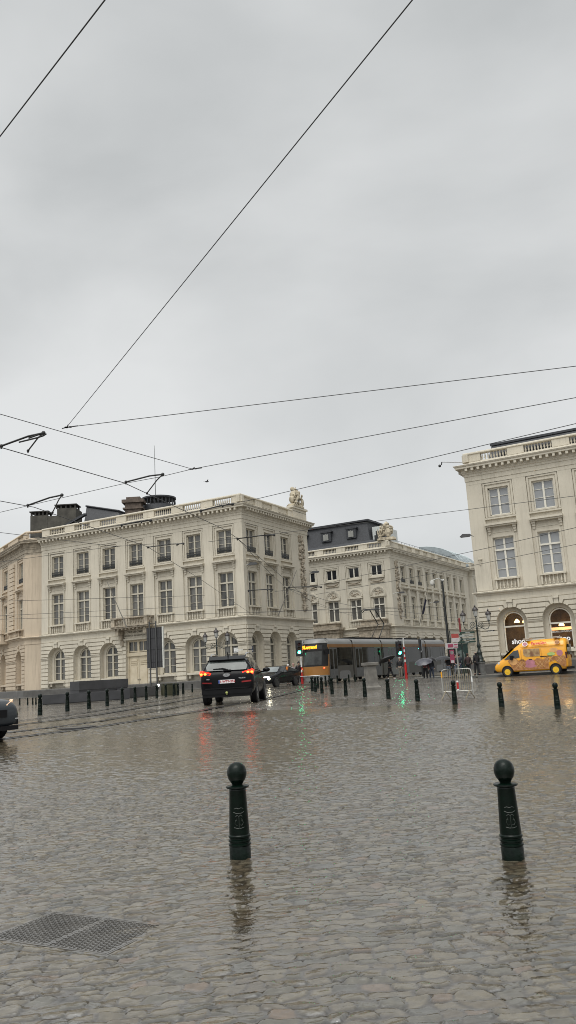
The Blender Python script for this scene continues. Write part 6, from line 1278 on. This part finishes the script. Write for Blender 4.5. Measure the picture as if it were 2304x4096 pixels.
M_UMB=M('black_umbrella_cloth',(.015,.015,.018),.35,var=.3); M_UMG=M('translucent_grey_umbrella',(.055,.055,.068),.3,var=.35,scale=5)
person('person in maroon jacket and black bag under the pale umbrella, facing us',10.0,64.5,.22,.1,M_MRJ,M_BTR,M_BLH,1.7,.12,('up','down'),shoes=M_WSH)
person('person in long dark coat beside the maroon jacket, sharing the umbrella',10.55,64.9,.22,.5,M_NVJ,M_JN,M_BLH,1.74,.1,coat=.85,shoes=M_WSH)
umbrella('pale translucent umbrella over the couple before the tram tail',9.9,64.3,1.62,M_UMG,(.35,-.18),.72); umbrella('dark umbrella tipped behind the pale umbrella',10.6,65.0,1.72,M_UMB,(.1,.2),.5)
person('person in black walking with a dark umbrella before the middle of the tram',7.75,69,.4,1.2,M_BJ,M_BTR,None,1.72,.28,('up','down'),shoes=M_WSH); umbrella('large black umbrella held low over the walking figure by the tram',7.5,68.8,2.0,M_UMB,(-.25,-.3),.8)
person('person in grey beanie, black jacket and pale trousers beside the striped signal pole',8.45,67.5,.41,-.5,M_BJ,M_GTR,M_GYH,1.74,.05)
person('person in dark jacket and pale jeans under the flat black umbrella behind the barrier',11.5,62.6,.3,-.4,M_BJ,M_LJN,M_BLH,1.66,.1,('up','down')); umbrella('flat black umbrella above the barrier, beside the stop sign',11.2,62.4,1.72,M_UMB,(.05,.12),.78)
person('person in black jacket and light blue jeans just right of the flat umbrella',12.25,63.4,.4,.6,M_BJ,M_LJN,M_BLH,1.66,.1)
person('person in brown coat with brown hair, left of the two by the lamp',13.15,63.2,.4,2.6,M_BNJ,M_BTR,M_BRH,1.66,.08,coat=.8)
person('person all in black with a hood, nearest the ornate lamp base',13.65,62.6,.4,3.6,M_BJ,M_BTR,None,1.76,.15,hood=True,coat=.8)
person('person in dark jacket and jeans partly hidden behind the green information board',12.75,64.6,.4,2.9,M_NVJ,M_JN,M_BLH,1.7,.05)
person('person in pink beanie behind the dark electric car',-.3,66,.46,.3,M('pale_grey_coat',(.25,.22,.22),.8),M_BTR,M_PKH,1.66,.1); person('person in white hat partly hidden behind the dark electric car',-.75,66.6,.46,-.2,M_BJ,M_BTR,M_WSH,1.62,.05)
person('person in black coat standing under the green light left of the tram',.12,65,.46,.2,M_BJ,M_BTR,M_BLH,1.76,.05,coat=.8)
# ---------------------------------------------------------------- overhead tram wires
M_WIRE=M('overhead_wire',(.05,.05,.05),.45,metal=.4,var=.1); M_ARM=M('insulator_black',(.015,.015,.015),.5)
def wire(pts,r=.009,label='thin overhead tram wire crossing the sky',sag=.0,g='overhead tram wires'):
    P=[Vector(p) for p in pts]; Q=[]
    for a,b in zip(P,P[1:]):
        L_=(b-a).length; n=max(2,int(L_/3)); Q+=[a.lerp(b,k/n)-Vector((0,0,sag*L_*L_*.0004*4*(k/n)*(1-k/n))) for k in range(n)]
    Q.append(P[-1]); c=P[0]; q=MB(); q.tube([tuple(p-c) for p in Q],r*.85,5); return tag(q.build('overhead_wire',M_WIRE,None,tuple(c),smooth=80),label,'wire',g)
Z=6.3
def ext(a,b,k): a,b=Vector(a),Vector(b); return tuple(b+(b-a)*k)
def w3(l): return [(x,y,Z) for x,y in l]
wire(w3([(2.2,1.3),(-1.12,5.05),(-2.4,6.46),(-9,13.8)]),.007,'short wire crossing the top left corner of the sky')
wire(w3([(4.0,.05),(1.17,5.21),(-4.19,14.94)]),.007,'long slanting span wire from the top of the sky down to the left junction')
wire(w3([(-4.19,14.94),(5.13,13.25),(12,12)]),.0085,'uppermost level wire crossing the sky to the right edge')
wire(w3([(-9,10.1),(-5.12,13.95),(-2.23,18.67)]),.0085,'wire from the left edge down to the junction above the palace roof')
wire(w3([(-2.23,18.67),(5.72,14.98),(14,11.1)]),.0095,'second level wire from the roof junction to the right edge')
wire(w3([(-2.23,18.67),(-3.12,19.25),(-4.07,19.69),(-6.29,21.04),(-12,24.6)]),.0085,'wire running left from the roof junction across two contact wires')
wire(w3([(-11,9.5),(-5.86,15.98),(-4.06,19.64),(-2.18,27.03),(-1.9,28.9),(-1.13,38.99),(-.41,47.02),(1.17,56.32),(4,70)]),.012,'contact wire running from the left edge towards the tram')
wire(w3([(-12,13.5),(-7.61,20.79),(-7.02,21.79),(-5.3,29.6),(-4.92,35.8),(-4.68,39.36),(-3.53,64.95)]),.012,'contact wire crossing the central palace facade diagonally')
wire(w3([(9,14.7),(6.32,16.76),(-.76,22.34),(-4.15,24.61),(-5.86,25.31),(-9,26.8)]),.01,'wire from the right palace roof to the central cornice')
wire(w3([(14,22.8),(9.04,24.75),(.74,27.98),(-3,29.3)]),.01,'wire passing above the mansard of the palace behind the tram'); wire(w3([(15,25),(11.2,31.1),(8.73,35.4),(4.94,41.28),(2.57,45.08),(.86,47.89),(-1.1,49)]),.013,'wire across the upper windows of the palace behind the tram')
wire(w3([(14,34),(9.96,40.74),(8.43,43.27),(6.23,46.51),(1.48,52.49)]),.013,'wire across the arched reliefs of the palace behind the tram')
wire(w3([(-24,43),(-16.49,45.25),(-7.06,48.25),(-5.32,48.72)]),.013,'upper of the three level wires across the central palace'); wire(w3([(-28,53),(-19.74,54.22),(-8.18,55.69),(-3.93,56.24)]),.014,'middle of the three level wires across the central palace'); wire(w3([(-29,53),(-20.73,56.93),(-9.11,61.96),(2.56,66.54),(14,72)]),.014,'lowest of the three level wires across the central palace')
wire(w3([(-14,18.5),(-9.18,25.14),(-6.4,29.11)]),.01,'wire across the ochre palace cornice at the left edge'); wire(w3([(-16,33),(-11.36,31.13),(-7.0,29.3),(-6.4,29.11),(-4.92,29.03)]),.009,'wire rising over the first top windows of the central palace')
wire(w3([(2.72,70.06),(9.61,73.52),(16.92,88.41),(25.04,99.23)]),.016,'contact wire above the tram pantograph'); wire(w3([(-.41,47.02),(2.24,57.04),(10.53,80.91),(22.81,103.04)]),.016,'contact wire bending over the tram roof')
wire(w3([(-1.9,28.9),(1.5,60),(9,90)]),.013,'wire bending past the side of the central palace'); wire(w3([(-3.53,64.95),(4,66),(13,70)]),.014,'span wire between the central palace and the tall black pole')
def junction(label,x,y,k=1):
    q=MB(); T=lambda a,b,c:(a*k,b*k,c*k)
    q.lathe([(.035,-.008),(.043,0),(.035,.008),(.027,0),(.035,-.008)],(0,0,0),10,T=T); q.lathe([(.03,-.008),(.038,0),(.03,.008),(.022,0),(.03,-.008)],(.075,-.01,0),10,T=T); q.tube([(-.03,.02,0),(-.1,.05,0)],.01*k,5); q.tube([(.1,-.02,0),(.24,-.05,0)],.012*k,5); q.tube([(.03,-.04,0),(.07,-.14,0)],.012*k,5)
    tag(q.build('wire_joint',M_ARM,None,(x,y,Z)),label,'wire joint','joints of the overhead wires')
junction('shackle where three wires meet, high above the left of the palace',-4.19,14.94,1.0); junction('shackle where wires meet just above the round roof lantern',-2.23,18.67,1.1)
junction('wire shackle in front of the third top window of the palace',-6.4,29.11,1.2)
def hanger(label,a,tip,b,r=.022):
    # pull-off arm: two short rods from the contact wire to a span wire clamp
    c=Vector(tip); q=MB(); A=Vector(a)-c; Bv=Vector(b)-c
    for p,rr in((A,r),(Bv,r*.8)): q.tube([(0,0,0),tuple(p*.35+Vector((0,0,.03))),tuple(p)],rr,6); q.ball(tuple(p),rr*2,6,5); q.tube([tuple(p),tuple(p-Vector((0,0,rr*3)))],rr,5)
    q.ball((0,0,0),r*2.2,6,5); tag(q.build('pull_off_arm',M_ARM,None,tuple(c),smooth=60),label,'wire arm','pull-off arms on the contact wires')
    return q
def loop(label,pts,r):
    c=Vector(pts[0]); q=MB(); q.tube([tuple(Vector(p)-c) for p in pts],r,6); return q,c
hanger('black pull-off arm above the round lantern, clamped to the long contact wire',(-4.0,19.55,Z),(-3.02,19.2,Z+.05),(-3.72,20.9,Z),.02)
hanger('black pull-off arm over the sooty chimney',(-7.1,21.5,Z),(-5.95,20.75,Z+.05),(-6.75,22.6,Z),.022)
hanger('big black looped pull-off arm at the left edge',(-5.8,15.9,Z),(-4.75,15.3,Z+.03),(-5.4,16.35,Z),.02)
q=MB(); q.tube([(-.05,.03,.0),(.15,-.07,.02),(.3,-.13,.03),(.36,-.17,.0),(.3,-.16,-.03),(.14,-.05,-.03),(-.3,.2,-.02)],.016,6); tag(q.build('wire_loop',M_ARM,None,(-5.05,15.45,Z),smooth=70),'black cable loop hanging by the big arm at the left edge','cable')
hanger('black pull-off arm lying along the central cornice',(-5.3,25.1,Z),(-4.3,24.65,Z),(-4.6,24.75,Z),.022); hanger('black pull-off arm near the central palace corner cornice',(-2.6,23.6,Z),(-1.6,22.95,Z),(-1.9,23.1,Z),.022)
hanger('black pull-off arm before the fifth top window',(-5.3,29.7,Z),(-3.95,29.5,Z+.02),(-4.2,29.6,Z),.02); hanger('black pull-off arm before the corner top windows',(-1.9,29.0,Z),(-.55,28.8,Z+.02),(-.8,28.9,Z),.022)
hanger('black pull-off arm before the first floor corner window',(-2.6,47.5,Z),(-1.2,47.8,Z),(-1.5,47.7,Z),.03); hanger('black pull-off arm left of the carved corner relief',(-.2,47,Z),(1.7,48,Z),(1.4,47.9,Z),.03)
# a bird
q=MB(); q.ball((0,0,0),(.16,.06,.06),8,6); q.add([(-.02,0,.02),(.1,0,.02),(.06,.32,.1),(-.04,.3,.1)],[(0,1,2,3)]); q.add([(-.02,0,.02),(.1,0,.02),(.06,-.32,.12),(-.04,-.3,.12)],[(0,1,2,3)]); q.add([(-.14,0,0),(-.28,.05,.0),(-.28,-.05,0)],[(0,1,2)]); q.ball((.17,0,.03),.04,6,5)
tag(q.build('bird',M('dark_feathers',(.03,.03,.03),.7),None,(-7.11,70,18.58),.5),'tiny dark bird flying above the central palace roof','bird')
